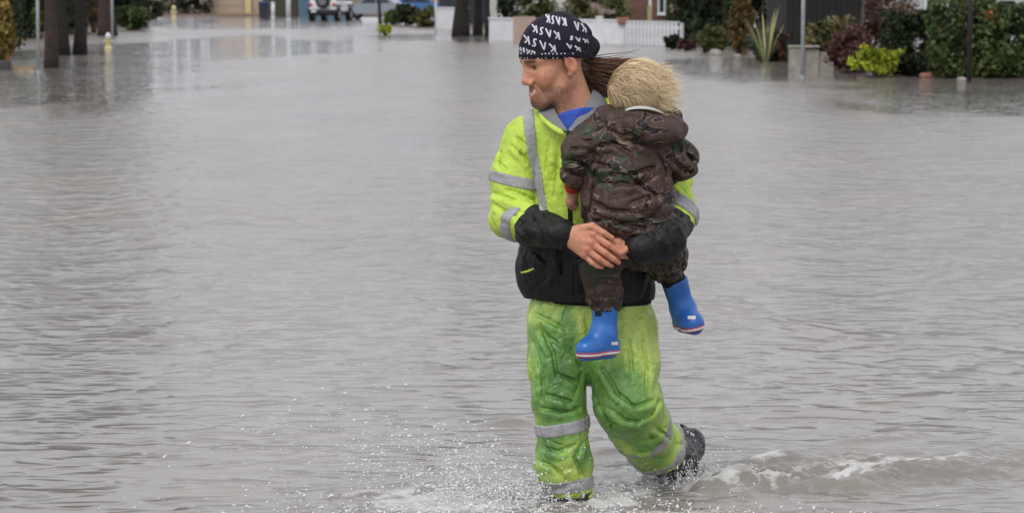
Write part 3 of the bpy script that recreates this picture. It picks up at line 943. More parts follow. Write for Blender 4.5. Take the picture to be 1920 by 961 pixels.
M_ROOF = plain('roof_shingle', srgb(86, 80, 76), srgb(62, 58, 56), 0.9, 3)
M_GLASS = NT('window_glass').set(Base_Color=srgb(52, 60, 70), Roughness=0.06, Specular_IOR_Level=0.8).m
M_BLACKW = plain('black_boards', srgb(27, 24, 24), srgb(18, 17, 17), 0.8, 4)
# black-boarded garage
pa, pb = G(1478, 118), G(1606, 118)
hs = house('garage', 'black boarded garage behind the low concrete wall', pa[0], pb[0] + 0.1, pa[1] + 0.5, 5, 2.3, M_BLACKW, M_ROOF, 0.45)
n_b = 12
bw_ = (pb[0] + 0.1 - pa[0]) / n_b
f0 = MB().box(0, bw_ * 0.93, -0.025, -0.003, -0.05, 2.4).build('plank', M_BLACKW, hs); f0.matrix_basis = Matrix.Translation(Vector((pa[0] + 0.01, pa[1] + 0.5, 0)))
for i in range(1, n_b):
    c = f0.copy(); COL.objects.link(c); c.matrix_basis = Matrix.Translation(Vector((pa[0] + 0.01 + i * bw_, pa[1] + 0.5, 0)))
MB().box(pa[0] + 0.62, pa[0] + 1.42, pa[1] + 0.40, pa[1] + 0.47, 0.9, 0.98).build('rail', M_BLACKW, hs)
# pale house far right
M_PALE = plain('pale_stucco', srgb(188, 190, 188), srgb(166, 168, 166), 0.9, 2)
hr = house('house', 'pale grey stucco house behind the leafy hedge', 11.2, 22.0, 74, 7, 2.7, M_PALE, M_ROOF, 0.8)
window(hr, 11.5, 12.2, 74, 1.15, 2.2, M_WHITEP, M_GLASS); window(hr, 14.2, 15.3, 74, 1.15, 2.2, M_WHITEP, M_GLASS)
# reddish house with white window behind the picket fence
M_BRICK = plain('brown_cladding', srgb(122, 88, 78), srgb(92, 66, 60), 0.9, 6)
M_TRIM = plain('olive_trim', srgb(164, 158, 118), srgb(140, 134, 98), 0.7, 4)
pa, pb = G(1180, 62), G(1262, 62)
hb = house('house', 'reddish-brown clad house with white window behind the picket fence', pa[0], pb[0] + 2.0, pa[1], 8, 2.9, M_BRICK, M_ROOF, 2.0)
s = FPX / pa[1]
n_b = 14; bw_ = (pb[0] - pa[0]) / n_b
f0 = MB().box(0, bw_ * 0.9, -0.03, -0.003, 0.0, 2.8).build('plank', M_BRICK, hb); f0.matrix_basis = Matrix.Translation(Vector((pa[0] + 0.01, pa[1], 0)))
for i in range(1, n_b):
    c = f0.copy(); COL.objects.link(c); c.matrix_basis = Matrix.Translation(Vector((pa[0] + 0.01 + i * bw_, pa[1], 0)))
xw = G(1233, 62)[0]
window(hb, xw, xw + 14 / s, pa[1] - 0.035, 0.78, 2.2, M_WHITEP, M_GLASS, 0.06)
MB().box(G(1216, 62)[0], G(1221, 62)[0], pa[1] - 0.09, pa[1] - 0.032, 0.5, 2.8).build('trim', M_WHITEP, hb)
MB().box(G(1250, 62)[0], G(1262, 62)[0], pa[1] - 0.20, pa[1] - 0.032, 0.5, 2.8).build('trim', M_TRIM, hb)
MB().box(G(1213, 62)[0], G(1222, 62)[0], pa[1] - 0.18, pa[1] - 0.1, 0.0, 1.1).build('trim', M_TRIM, hb)
# beige garage house at the end of the street
M_BEIGE = plain('beige_stucco', srgb(184, 168, 148), srgb(166, 152, 134), 0.9, 1)
M_DOOR = plain('garage_door_paint', srgb(176, 162, 144), srgb(164, 150, 132), 0.6, 1)
M_PAVER = plain('brick_pavers', srgb(168, 118, 86), srgb(132, 92, 70), 0.9, 2)
pa, pb = G(385, 30), G(475, 30)
hg = house('house', 'beige house with wide garage door at the end of the street', pa[0] - 0.4, pb[0] + 0.05, pa[1] + 6, 9, 3.0, M_BEIGE, M_ROOF, 2.0)
s = FPX / (pa[1] + 6)
xa, xb = G(392, 30)[0] * 1.03, G(457, 30)[0] * 1.03
dr = MB().box(xa, xb, pa[1] + 5.9, pa[1] + 5.995, 0.02, 2.35).build('garage_door', M_DOOR, hg)
for i in range(4):
    MB().box(xa + 0.03, xb - 0.03, pa[1] + 5.87, pa[1] + 5.897, 0.06 + i * 0.575, 0.56 + i * 0.575).build('door_panel', M_DOOR, dr)
MB().box(xb + 0.06, xb + 0.5, pa[1] + 5.6, pa[1] + 5.99, -0.05, 2.9).build('pillar', M_CREAM, hg)
dv = np_mesh('driveway', [(G(384, 34)[0], pa[1] - 3, 0.02), (G(486, 34)[0], pa[1] - 3, 0.02), (G(486, 30)[0], pa[1] + 5.8, 0.16), (G(384, 30)[0], pa[1] + 5.8, 0.16)], [(0, 1, 2, 3)])
tag(link('driveway', dv, M_PAVER), kind='structure')
# blue clad building and a dark gap beside it
M_BLUE = plain('blue_cladding', srgb(88, 118, 138), srgb(70, 98, 118), 0.8, 2)
pa, pb = G(549, 34), G(640, 34)
hbl = house('house', 'low blue clad building behind the white off-road car', pa[0], pb[0], pa[1] + 5, 7, 2.8, M_BLUE, M_ROOF)
n_b = 9; bw_ = (pb[0] - pa[0]) / n_b
f0 = MB().box(0, bw_ * 0.94, -0.03, -0.003, 0.0, 2.7).build('plank', M_BLUE, hbl); f0.matrix_basis = Matrix.Translation(Vector((pa[0] + 0.01, pa[1] + 5, 0)))
for i in range(1, n_b):
    c = f0.copy(); COL.objects.link(c); c.matrix_basis = Matrix.Translation(Vector((pa[0] + 0.01 + i * bw_, pa[1] + 5, 0)))
pa, pb = G(478, 34), G(548, 34)
M_GATE = plain('green_gate', srgb(74, 72, 58), srgb(52, 50, 42), 0.9, 3)
boards('side_gate', (pa[0], pa[1] + 5.2), (pb[0], pb[1] + 5.2), 2.0, 9, M_GATE, 'dark boarded side gate between the beige house and the blue building', 'gate')
# more houses that close the street and show only above the hedges
M_DKH = plain('dark_navy_cladding', srgb(60, 62, 74), srgb(44, 46, 56), 0.8, 2)
pa, pb = G(820, 46), G(912, 46)
h2 = house('house', 'dark navy house above the white wall behind the dark trunks', pa[0], pb[0], pa[1] + 3, 8, 2.9, M_DKH, M_ROOF)
pa, pb = G(918, 50), G(1062, 50)
h3 = house('house', 'white rendered house with dark window behind the olive shrub', pa[0], pb[0], pa[1] + 2, 8, 2.9, plain('white_render', srgb(196, 194, 188), srgb(170, 168, 164), 0.9, 2), M_ROOF)
window(h3, pa[0] + 0.35, pa[0] + 0.9, pa[1] + 2, 0.9, 2.1, M_DKH, M_GLASS)
window(h3, pa[0] + 2.3, pa[0] + 3.0, pa[1] + 2, 0.9, 2.1, M_WHITEP, M_GLASS)
pa = G(-30, 60)
hl = house('house', 'brown timber house behind the trunks on the verge', pa[0] - 12, -25.0, 158, 8, 2.9, plain('brown_boards', srgb(120, 100, 80), srgb(92, 76, 62), 0.9, 2), M_ROOF)

# ---- blue wheelie bin
p, s = at(494, 36)
M_BINB = plain('blue_plastic', srgb(52, 74, 128), srgb(42, 60, 108), 0.45, 3)
M_BIND = plain('navy_plastic', srgb(40, 42, 58), srgb(30, 32, 44), 0.5, 3)
o = empty('wheelie_bin', (p[0], p[1], 0), 'dark blue wheelie bin with bright blue lid beside the cream bollard', 'bin')
m = MB().prism([(p[0] - 0.24, 0.03), (p[0] + 0.24, 0.03), (p[0] + 0.3, 0.95), (p[0] - 0.3, 0.95)], 'y', p[1], p[1] + 0.6); m.build('tub', M_BIND, o)
MB().box(p[0] - 0.33, p[0] + 0.33, p[1] - 0.05, p[1] + 0.66, 0.953, 1.06, 0.03).build('lid', M_BINB, o)
for sx in (-1, 1):
    MB().lathe([(0.1, sx * 0.24), (0.1, sx * 0.3)] if sx > 0 else [(0.1, -0.3), (0.1, -0.24)], (p[0], p[1] + 0.56, 0.1), 12, 'x').build('wheel', M_BLACKP, o)

# ---- vehicles
def paint(name, c):
    t = NT(name); t.set(Base_Color=c, Roughness=0.3, Coat_Weight=0.4); return t.m
M_TYRE = plain('tyre_rubber', srgb(36, 36, 37), srgb(26, 26, 27), 0.85, 10)
M_RIM = plain('wheel_rim', srgb(150, 152, 156), srgb(120, 122, 126), 0.35, 10, 0, 0.7)
M_PLAST = plain('dark_bumper', srgb(44, 45, 48), srgb(32, 33, 35), 0.6, 6)
M_RED = NT('tail_light_red').set(Base_Color=srgb(176, 34, 34), Roughness=0.25).m
def wheel(parent, x, y, z, r, w, axis='x', rim=M_RIM):
    t = MB().lathe([(r * 0.62, -w / 2), (r * 0.95, -w / 2), (r, -w / 2 + 0.03), (r, w / 2 - 0.03), (r * 0.95, w / 2), (r * 0.62, w / 2)], (x, y, z), 24, axis).build('wheel', M_TYRE, parent, False)
    MB().lathe([(r * 0.6, -w * 0.52), (r * 0.54, -w * 0.44), (r * 0.2, -w * 0.50), (r * 0.2, w * 0.5), (r * 0.54, w * 0.44), (r * 0.6, w * 0.52)], (x, y, z), 20, axis).build('rim', rim, t)
def suv(px, py, heading, label):
    p, s = at(px, py)
    root = empty('off_road_car', (p[0], p[1], 0), label, 'car')
    root.rotation_euler = (0, 0, heading)
    LOCAL.add(root)
    Wp = paint('white_car_paint', srgb(228, 228, 230))
    z = 0.0
    body = MB()
    body.box(-0.80, 0.80, 0.10, 3.9, 0.50, 1.06, 0.05)
    body.box(-0.74, 0.74, 2.9, 3.95, 0.55, 1.10, 0.05)
    b = body.build('body', Wp, root)
    MB().prism([(0.10, 1.062), (2.55, 1.062), (2.2, 1.70), (0.18, 1.76)], 'x', -0.74, 0.74).build('cabin', Wp, root)
    MB().box(-0.74, 0.74, 0.16, 2.3, 1.772, 1.82, 0.02).build('roof', M_PLAST, root)
    MB().box(-0.58, 0.58, 0.07, 0.15, 1.20, 1.62, 0.015).build('rear_window', M_GLASS, root)
    for sx in (-1, 1):
        MB().box(sx * 0.735 if sx > 0 else -0.755, 0.755 if sx > 0 else -0.735, 0.35, 1.15, 1.18, 1.62).build('side_window', M_GLASS, root)
        MB().box(sx * 0.735 if sx > 0 else -0.755, 0.755 if sx > 0 else -0.735, 1.25, 2.1, 1.18, 1.60).build('side_window', M_GLASS, root)
        MB().box(min(sx * 0.62, sx * 0.78), max(sx * 0.62, sx * 0.78), 0.04, 0.10, 0.82, 1.0, 0.01).build('tail_light', M_RED, root)
        MB().box(min(sx * 0.79, sx * 0.92), max(sx * 0.79, sx * 0.92), 0.12, 1.05, 0.80, 0.90, 0.02).build('wheel_arch', M_PLAST, root)
        MB().box(min(sx * 0.79, sx * 0.92), max(sx * 0.79, sx * 0.92), 2.75, 3.8, 0.80, 0.90, 0.02).build('wheel_arch', M_PLAST, root)
        MB().box(min(sx * 0.82, sx * 1.0), max(sx * 0.82, sx * 1.0), 2.15, 2.25, 1.12, 1.3, 0.02).build('mirror', M_PLAST, root)
        wheel(root, sx * 0.76, 0.62, 0.36, 0.40, 0.26); wheel(root, sx * 0.76, 3.2, 0.36, 0.40, 0.26)
    MB().box(-0.86, 0.86, -0.12, 0.09, 0.42, 0.64, 0.03).build('bumper', M_PLAST, root)
    MB().box(-0.70, 0.70, 0.12, 3.7, 0.30, 0.49).build('underbody', M_PLAST, root)
    MB().box(-0.62, -0.32, -0.135, -0.123, 0.47, 0.60).build('number_plate', M_WHITEP, root)
    wheel(root, 0.06, -0.07, 1.12, 0.40, 0.24, 'y')
suv(604, 39, -0.2, 'white off-road car with spare wheel on its tailgate')
def sedan(px, py, heading, pm, label):
    p, s = at(px, py)
    root = empty('parked_car', (p[0], p[1], 0), label, 'car')
    root.rotation_euler = (0, 0, heading)
    LOCAL.add(root)
    # side profile along x, nose at +x, extruded across y
    MB().prism([(-2.1, 0.32), (2.15, 0.32), (2.2, 0.62), (1.95, 0.80), (1.0, 0.92), (-1.55, 0.95), (-2.15, 0.88), (-2.2, 0.5)], 'y', -0.84, 0.84).build('body', pm, root)
    MB().prism([(-1.5, 0.953), (0.95, 0.923), (0.25, 1.40), (-0.85, 1.43)], 'y', -0.70, 0.70).build('cabin', pm, root)
    for sy in (-1, 1):
        y0, y1 = (0.703, 0.715) if sy > 0 else (-0.715, -0.703)
        MB().prism([(-1.2, 0.98), (-0.3, 0.97), (-0.3, 1.36), (-0.8, 1.37)], 'y', y0, y1).build('side_window', M_GLASS, root)
        MB().prism([(-0.24, 0.97), (0.75, 0.96), (0.22, 1.34), (-0.24, 1.36)], 'y', y0, y1).build('side_window', M_GLASS, root)
        MB().box(-1.6, -1.45, min(sy * 0.845, sy * 0.86), max(sy * 0.845, sy * 0.86), 0.7, 0.73).build('door_handle', M_RIM, root)
        wheel(root, -1.35, sy * 0.74, 0.31, 0.33, 0.2, 'y'); wheel(root, 1.35, sy * 0.74, 0.31, 0.33, 0.2, 'y')
        MB().box(-2.22, -2.17, min(sy * 0.5, sy * 0.8), max(sy * 0.5, sy * 0.8), 0.66, 0.82).build('tail_light', M_RED, root)
        MB().box(2.12, 2.21, min(sy * 0.5, sy * 0.8), max(sy * 0.5, sy * 0.8), 0.55, 0.68).build('headlight', M_RIM, root)
sedan(703, 36, 2.9, paint('silver_car_paint', srgb(140, 146, 154)), 'silver grey car parked beside the white off-road car')
sedan(784, 33, 0.15, paint('blue_car_paint', srgb(66, 110, 168)), 'bright blue car parked behind the dark round bush')

# ================================================================== THE WALKING MAN
def crinkle(t, weave=900):
    """fine relief of thin coated cloth: sharp little creases over a weave"""
    c1 = t.math('ABSOLUTE', t.math('SUBTRACT', t.noise(11, 3, 0.5, t.mapping((1.0, 1.0, 0.5), rot=(0, 0.5, 0)), 0.8), 0.5))
    c2 = t.math('ABSOLUTE', t.math('SUBTRACT', t.noise(26, 2, 0.5, t.mapping((0.6, 1.0, 1.0), rot=(0.2, 0.3, 0.4)), 0.6), 0.5))
    c1 = t.math('MINIMUM', t.math('MULTIPLY', c1, 4.0), 0.55)
    c2 = t.math('MINIMUM', t.math('MULTIPLY', c2, 4.0), 0.5)
    h = t.math('ADD', t.math('MULTIPLY', c1, 0.9), t.math('MULTIPLY', c2, 0.40))
    return t.math('ADD', h, t.math('MULTIPLY', t.noise(weave, 2), 0.05))
def cloth(name, base, dark, rough=0.75, weave=900, wr=0.0, dirt=None, dscale=9.0):
    t = NT(name)
    f = t.noise(7, 5, 0.6)
    c = t.ramp(f, [(0.35, base), (0.75, dark)])
    if dirt:
        d = t.ramp(t.noise(dscale, 6, 0.7), [(0.60, 0.0), (0.78, 1.0)])
        c = t.mix(t.math('MULTIPLY', d, 0.55), c, dirt)
    t.set(Base_Color=c, Roughness=rough, Specular_IOR_Level=0.35)
    t.bump(crinkle(t, weave), 0.7, 0.008)
    return t.m
M_LIME = cloth('hi_vis_lime', srgb(196, 222, 92), srgb(176, 204, 74), 0.6, dirt=srgb(140, 158, 60))
M_REFL = cloth('reflective_grey', srgb(172, 172, 174), srgb(140, 140, 143), 0.42, dirt=srgb(120, 118, 112))
M_COLLAR = cloth('collar_grey', srgb(128, 130, 133), srgb(112, 114, 117), 0.7)
M_BLACKC = cloth('black_nylon', srgb(24, 23, 24), srgb(16, 16, 17), 0.55, dirt=srgb(38, 36, 34))
M_RIBK = cloth('black_rib', srgb(18, 17, 18), srgb(12, 12, 13), 0.85)
M_TEE = cloth('blue_shirt', srgb(62, 96, 196), srgb(44, 66, 150), 0.8)
M_NAVY = cloth('navy_bandana', srgb(30, 30, 44), srgb(22, 22, 33), 0.85)
M_PRINT = plain('white_print', srgb(212, 212, 218), srgb(170, 170, 180), 0.85, 60)
M_RUBBER = plain('black_rubber', srgb(38, 38, 40), srgb(24, 24, 26), 0.32, 14, 0.004)
def trouser_mat():
    t = NT('wet_hi_vis_trousers')
    lime, green, deep = srgb(178, 202, 96), srgb(112, 158, 74), srgb(66, 110, 52)
    n1 = t.noise(5.5, 5, 0.62, t.mapping((1.0, 1.0, 0.6)))
    n2 = t.noise(15, 6, 0.7)
    soak = t.attr('soak')
    a = t.math('ADD', t.math('MULTIPLY_ADD', n1, 0.9, -0.45), t.math('MULTIPLY_ADD', n2, 0.6, -0.30))
    a = t.math('ADD', a, soak)
    c = t.ramp(a, [(0.22, lime), (0.48, green), (0.85, deep)])
    sp = t.ramp(t.noise(44, 4, 0.7), [(0.62, 0.0), (0.72, 1.0)])
    c = t.mix(t.math('MULTIPLY', sp, 0.4), c, srgb(70, 92, 40))
    t.set(Base_Color=c, Roughness=0.36, Specular_IOR_Level=0.6)
    t.bump(crinkle(t, 700), 0.75, 0.0095)
    return t.m
M_TROUS = trouser_mat()
def skin_mat():
    t = NT('skin')
    c = t.attr('tint', True)
    mot = t.ramp(t.noise(75, 6, 0.7), [(0.3, (0.80, 0.76, 0.74, 1)), (0.7, (1.10, 1.10, 1.10, 1))])
    t.set(Base_Color=t.mix(1.0, c, mot, 'MULTIPLY'), Roughness=0.48, Specular_IOR_Level=0.4, Subsurface_Weight=0.12, Subsurface_Scale=0.01,
          Subsurface_Radius=(1.0, 0.35, 0.2))
    t.bump(t.math('ADD', t.noise(300, 4), t.noise(70, 3)), 0.5, 0.0030)
    return t.m
M_SKIN = skin_mat()

man = empty('person', tuple(np.array([W(1100, 900)[0], 9.0, -0.1])),
            'adult in lime hi-vis jacket and green trousers wading with a child on the arm', 'person')

# ---- folds: rounded ridges with sharp valleys, running along a chosen direction
def folds(x, y, z, d, freq, stretch, seed, warp=0.5):
    d = np.array(d, float); d /= np.linalg.norm(d)
    ref = np.array([0, 1, 0]) if abs(d[1]) < 0.8 else np.array([1, 0, 0])
    a = np.cross(d, ref); a /= np.linalg.norm(a); b = np.cross(d, a)
    u = (x * d[0] + y * d[1] + z * d[2]) * freq / stretch
    v = (x * a[0] + y * a[1] + z * a[2]) * freq
    w = (x * b[0] + y * b[1] + z * b[2]) * freq
    q = warp * perlin(x * freq * 0.5, y * freq * 0.5, z * freq * 0.5, seed + 3)
    n_ = np.abs(perlin(u + q, v + q, w, seed))
    return np.minimum(n_ / 0.34, 1.1) ** 0.6 * -0.85 + 0.60     # + pushes the cloth in: narrow valleys between broad rolls
def surf(F_, px, py):
    """where the sight line through a photo pixel first meets the solid, and its normal"""
    for dy in np.arange(-.5, .6, .002):
        p = W(px, py, dy)
        i = np.round((p - F_.lo) / F_.h).astype(int)
        if np.any(i < 1) or np.any(i >= F_.n - 1): continue
        if F_.a[tuple(i)] < 0:
            g_ = np.array([F_.a[i[0] + 1, i[1], i[2]] - F_.a[i[0] - 1, i[1], i[2]], F_.a[i[0], i[1] + 1, i[2]] - F_.a[i[0], i[1] - 1, i[2]], F_.a[i[0], i[1], i[2] + 1] - F_.a[i[0], i[1], i[2] - 1]], float)
            return p, g_ / (np.linalg.norm(g_) + 1e-9)
    return None
def crease_on(F_, pts, r=.010, depth=.009, k=.004):
    r, depth = r * .62, depth * 1.0
    """press a fold valley into the cloth along a line, with a soft roll beside it"""
    sp = []
    for a, b in zip(pts, pts[1:]):
        for t in (0, .33, .66): sp.append((a[0] + (b[0] - a[0]) * t, a[1] + (b[1] - a[1]) * t))
    sp.append(pts[-1])
    hits = [surf(F_, *p) for p in sp]
    n = len(hits)
    for i in range(n - 1):
        if hits[i] is None or hits[i + 1] is None: continue
        (p, a), (q_, b) = hits[i], hits[i + 1]
        if np.linalg.norm(p - q_) > .09: continue
        e0, e1 = (math.sin(math.pi * (i + .3) / n)) ** .5, (math.sin(math.pi * (i + 1.3) / (n + .6))) ** .5
        up = np.cross(q_ - p, a + b); up /= np.linalg.norm(up) + 1e-9
        if up[2] < 0: up = -up
        F_.cone(p + a * (r - depth * e0), q_ + b * (r - depth * e1), r, r, k, 1.0, 's')
        F_.cone(p - a * (r * 1.3 - .0050 * e0) - up * r * 2.6, q_ - b * (r * 1.3 - .0050 * e1) - up * r * 2.6, r * 1.3, r * 1.3, .010)

# ---- head frame: face turned well to his right, a little down
HYAW, HPIT, HS = math.radians(63), math.radians(13), 1.13
_F0 = np.array([-math.sin(HYAW), -math.cos(HYAW), 0]); _U0 = np.array([0, 0, 1.0])
HF = _F0 * math.cos(HPIT) - _U0 * math.sin(HPIT)
HU = _U0 * math.cos(HPIT) + _F0 * math.sin(HPIT)
HL_ = np.array([math.cos(HYAW), -math.sin(HYAW), 0])
HO = W(1038, 114, -0.04)
HB = np.array([HF, HL_, HU])
def hp(f, l, u): return HO + HS * (HF * f + HL_ * l + HU * u)

# ---- body: head, neck, trunk, arms and hands in one surface
body = Field(W(925, 560, -0.50), W(1330, 20, 0.30) + np.array([0, 0, 0.02]), 0.0036)
B = body
def he(c, r, k=0.012, mode='u'): B.ell(hp(*c), np.array(r) * HS, HB, k * HS, mode)
def hc(p, q, r0, r1, k=0.012, mode='u'): B.cone(hp(*p), hp(*q), r0 * HS, r1 * HS, k * HS, 1.0, mode)
he((-.010, 0, .035), (.096, .076, .084), 0)
he((.030, 0, -.030), (.064, .060, .082), .03)
he((.040, 0, .030), (.055, .060, .050), .03)
for sd in (-1, 1):
    hc((-.006, sd * .053, -.062), (.066, sd * .022, -.107), .017, .016, .03)      # jaw
    he((.056, sd * .044, -.026), (.024, .021, .020), .02)                        # cheekbone
    hc((.085, sd * .012, .020), (.068, sd * .050, .020), .011, .009, .014)        # brow ridge
hc((.074, -.010, -.111), (.074, .010, -.111), .020, .020, .02)                   # chin
he((.077, 0, -.080), (.020, .030, .026), .016)                                   # muzzle
for sd in (-1, 1):
    he((.096, sd * .031, .001), (.017, .021, .012), .010, 's')        # eye sockets
    he((.071, sd * .031, .001), (.0150, .0150, .0140), .003)          # eyeball under lids
    hc((.0845, sd * .017, .0070), (.075, sd * .045, .0060), .0055, .0048, .004)   # heavy upper lid
    hc((.081, sd * .018, -.0070), (.074, sd * .043, -.0060), .0040, .0038, .004)
    hc((.093, sd * .012, .0195), (.073, sd * .049, .0215), .0075, .0048, .006)    # brow hair
hc((.089, 0, .012), (.104, 0, -.034), .0085, .0110, .012)             # nose bridge to tip
he((.103, 0, -.038), (.0140, .0130, .0118), .010)
for sd in (-1, 1): he((.094, sd * .0150, -.044), (.013, .0085, .0090), .006)
for sd in (-1, 1):
    hc((.0935, 0, -.0705), (.0810, sd * .028, -.0655), .0054, .0030, .005)     # upper lip
    hc((.0915, 0, -.0905), (.0800, sd * .027, -.0685), .0064, .0030, .005)     # lower lip
    hc((.1045, 0, -.0795), (.0925, sd * .024, -.0680), .0092, .0040, .002, 's')   # parted, smiling mouth
    hc((.0880, sd * .022, -.048), (.0770, sd * .039, -.074), .0038, .0038, .008, 's')   # smile fold
    he((.060, sd * .042, -.044), (.020, .016, .020), .018)                         # lifted cheek
for sd in (-1, 1):                                                     # ears
    EBx = np.array([HF * math.cos(.25) - HU * math.sin(.25), HL_, HU * math.cos(.25) + HF * math.sin(.25)])
    B.ell(hp(-.014, sd * .081, -.012), np.array([.0195, .0085, .0330]) * HS, EBx, .004)
    B.ell(hp(-.009, sd * .090, -.010), np.array([.0105, .0075, .0200]) * HS, EBx, .004, 's')
    he((-.004, sd * .080, -.040), (.008, .006, .010), .004)
NECK0, NECK1 = hp(-.022, 0, -.055), W(1086, 232, -0.01)
B.cone(NECK0, NECK1, .066, .072, .03)
B.cone(hp(.020, .032, -.085), W(1066, 236, -0.07), .026, .020, .03)     # front of neck
# trunk and shoulders
B.cone(W(1100, 275), W(1108, 470), .155, .150, .03, .66)
B.cone(W(1108, 470), W(1108, 555), .150, .155, .03, .70)
B.cone(W(1000, 255, .01), W(1200, 255, .01), .055, .055, .03)
B.cone(W(1088, 232), W(1098, 265), .068, .09, .04)
# his right arm (left in the picture) and hand
R_SH, R_EL, R_WR = W(984, 262, 0.0), W(962, 398, -0.06), W(1062, 436, -0.335)
B.chain([R_SH, R_EL], [.055, .045], .02); B.chain([R_EL, R_WR], [.045, .031], .02)
def hand(P, pts, rads):
    B.chain([np.array(W(*p)) for p in pts], rads, .0035)
px_ = lambda *a: [W(*p) for p in a]
# right palm: flattened block of cones from wrist to the knuckles, back of the hand to the camera
for (a, b, r0, r1) in (((1060, 432, -.338), (1112, 440, -.372), .023, .0150), ((1062, 440, -.340), (1108, 455, -.376), .024, .0155),
                       ((1062, 446, -.338), (1102, 468, -.372), .022, .0150), ((1064, 450, -.336), (1096, 478, -.364), .018, .0135)):
    B.cone(W(*a), W(*b), r0, r1, .012)
FR = [  # index, middle, ring, little: knuckle, mid joint, tip
    ([(1112, 440, -.372), (1141, 459, -.384), (1157, 470, -.376), (1167, 480, -.362)], [.0128, .0112, .0098, .0082]),
    ([(1108, 455, -.376), (1135, 474, -.388), (1150, 485, -.380), (1160, 492, -.364)], [.0128, .0112, .0098, .0082]),
    ([(1102, 468, -.372), (1124, 485, -.384), (1138, 494, -.376), (1147, 498, -.362)], [.0120, .0106, .0094, .0080]),
    ([(1096, 478, -.364), (1110, 492, -.374), (1121, 499, -.368), (1129, 501, -.356)], [.0104, .0092, .0082, .0072]),
    ([(1082, 431, -.352), (1110, 424, -.374), (1131, 436, -.380), (1148, 446, -.372)], [.0170, .0135, .0112, .0088])]   # thumb along the top
for p_, r_ in FR: hand(None, p_, r_)
# his left arm, carrying: forearm under the child, hand clasped beneath the right one
L_SH, L_EL, L_WR = W(1222, 262, 0.02), W(1268, 398, -0.07), W(1196, 464, -0.335)
B.chain([L_SH, L_EL], [.055, .045], .02); B.chain([L_EL, L_WR], [.045, .031], .02)
for (a, b, r0, r1) in (((1194, 458, -.322), (1160, 454, -.344), .020, .0140), ((1194, 466, -.324), (1158, 466, -.346), .022, .0150), ((1194, 474, -.322), (1156, 478, -.342), .020, .0140)):
    B.cone(W(*a), W(*b), r0, r1, .012)
for p_, r_ in (([(1160, 452, -.346), (1132, 458, -.350), (1112, 470, -.340)], [.0125, .0105, .0080]),
               ([(1158, 462, -.348), (1130, 470, -.350), (1108, 482, -.338)], [.0125, .0105, .0080]),
               ([(1157, 472, -.346), (1130, 482, -.346), (1110, 492, -.334)], [.0120, .0100, .0078]),
               ([(1156, 480, -.342), (1132, 492, -.340), (1116, 498, -.330)], [.0105, .0090, .0072]),
               ([(1186, 462, -.336), (1176, 466, -.362), (1164, 474, -.376)], [.0150, .0120, .0090])):
    hand(None, p_, r_)
# knuckles
for kx in ((1112, 439, -.384), (1108, 454, -.388), (1102, 467, -.384), (1096, 477, -.374)):
    B.ell(W(*kx), (.0085, .006, .0085), None, .006)
me = B.mesh('body', 1)
co = mesh_co(me)
# skin tints: stubble, lips, brows, eyes and ruddy knuckles are colours of the skin itself
loc = ((co - HO) / HS) @ HB.T
f_, l_, u_ = loc[:, 0], loc[:, 1], loc[:, 2]
col = np.tile(np.array(srgb(204, 150, 120)[:3], np.float32), (len(co), 1))
def tint(mask, c):
    global col
    m = np.clip(mask, 0, 1)[:, None]
    col = col * (1 - m) + np.array(srgb(*c)[:3]) * m
inface = (u_ > -.16) & (f_ > -.13) & (np.abs(l_) < .12) & (u_ < .14)
g3 = lambda cf, cl, cu, sf, sl, su: np.exp(-(((f_ - cf) / sf) ** 2 + ((np.abs(l_) - cl) / sl) ** 2 + ((u_ - cu) / su) ** 2))
tint(.45 * g3(.07, .045, -.03, .03, .022, .02) * inface, (216, 128, 104))
tint(.6 * g3(.11, 0, -.04, .020, .016, .016) * inface, (214, 126, 106))
tint(.5 * g3(-.012, .085, 0, .02, .02, .035) * inface, (214, 126, 108))
beard = sstep(-.052, -.074, u_ + .25 * np.clip(.06 - f_, 0, .08)) * sstep(-.03, .02, f_) * sstep(-.160, -.135, u_)
beard = np.maximum(beard, .7 * sstep(.0, -.03, u_) * sstep(.018, -.002, np.abs(f_ - .004)) * (u_ > -.085))
tint(.66 * beard * (0.75 + 0.6 * perlin(co[:, 0] * 160, co[:, 1] * 160, co[:, 2] * 160, 5)) * inface, (96, 70, 56))
tint(.80 * g3(.098, .010, -.060, .018, .018, .0065) * inface, (92, 64, 52))
tint(.92 * g3(.080, .0, -.112, .034, .034, .018) * inface, (74, 55, 46))
tint(.7 * g3(.05, .035, -.122, .03, .02, .014) * inface, (84, 62, 52))
lipu = -.0705 + .0045 * np.minimum(np.abs(l_) / .027, 1); lipl = -.0910 + .0220 * np.minimum(np.abs(l_) / .026, 1) ** 1.2
tint(.85 * np.exp(-(((u_ - lipu) / .0045) ** 2)) * (np.abs(l_) < .027) * (f_ > .078), (172, 94, 86))
tint(.85 * np.exp(-(((u_ - lipl) / .0058) ** 2)) * (np.abs(l_) < .025) * (f_ > .078), (188, 106, 97))
tint(.95 * np.exp(-(((u_ - (lipu + lipl) / 2 - .0015) / .0042) ** 2)) * (np.abs(l_) < .021) * (f_ > .070), (222, 208, 196))
tint(.92 * np.exp(-((u_ - .0205) / .0062) ** 2) * sstep(.006, .012, np.abs(l_)) * (1 - sstep(.046, .054, np.abs(l_))) * (f_ > .05), (62, 44, 35))
tint(np.exp(-(((np.abs(l_) - .031) / .012) ** 4 + ((u_ - .0000) / .0046) ** 4)) * (f_ > .06), (150, 128, 116))
tint(np.exp(-(((np.abs(l_) - .033) / .0075) ** 4 + ((u_ - .0000) / .0055) ** 4)) * (f_ > .06), (36, 28, 25))
tint(.85 * np.exp(-(((np.abs(l_) - .031) / .016) ** 4 + ((u_ - .0060) / .0030) ** 2)) * (f_ > .06), (74, 48, 40))
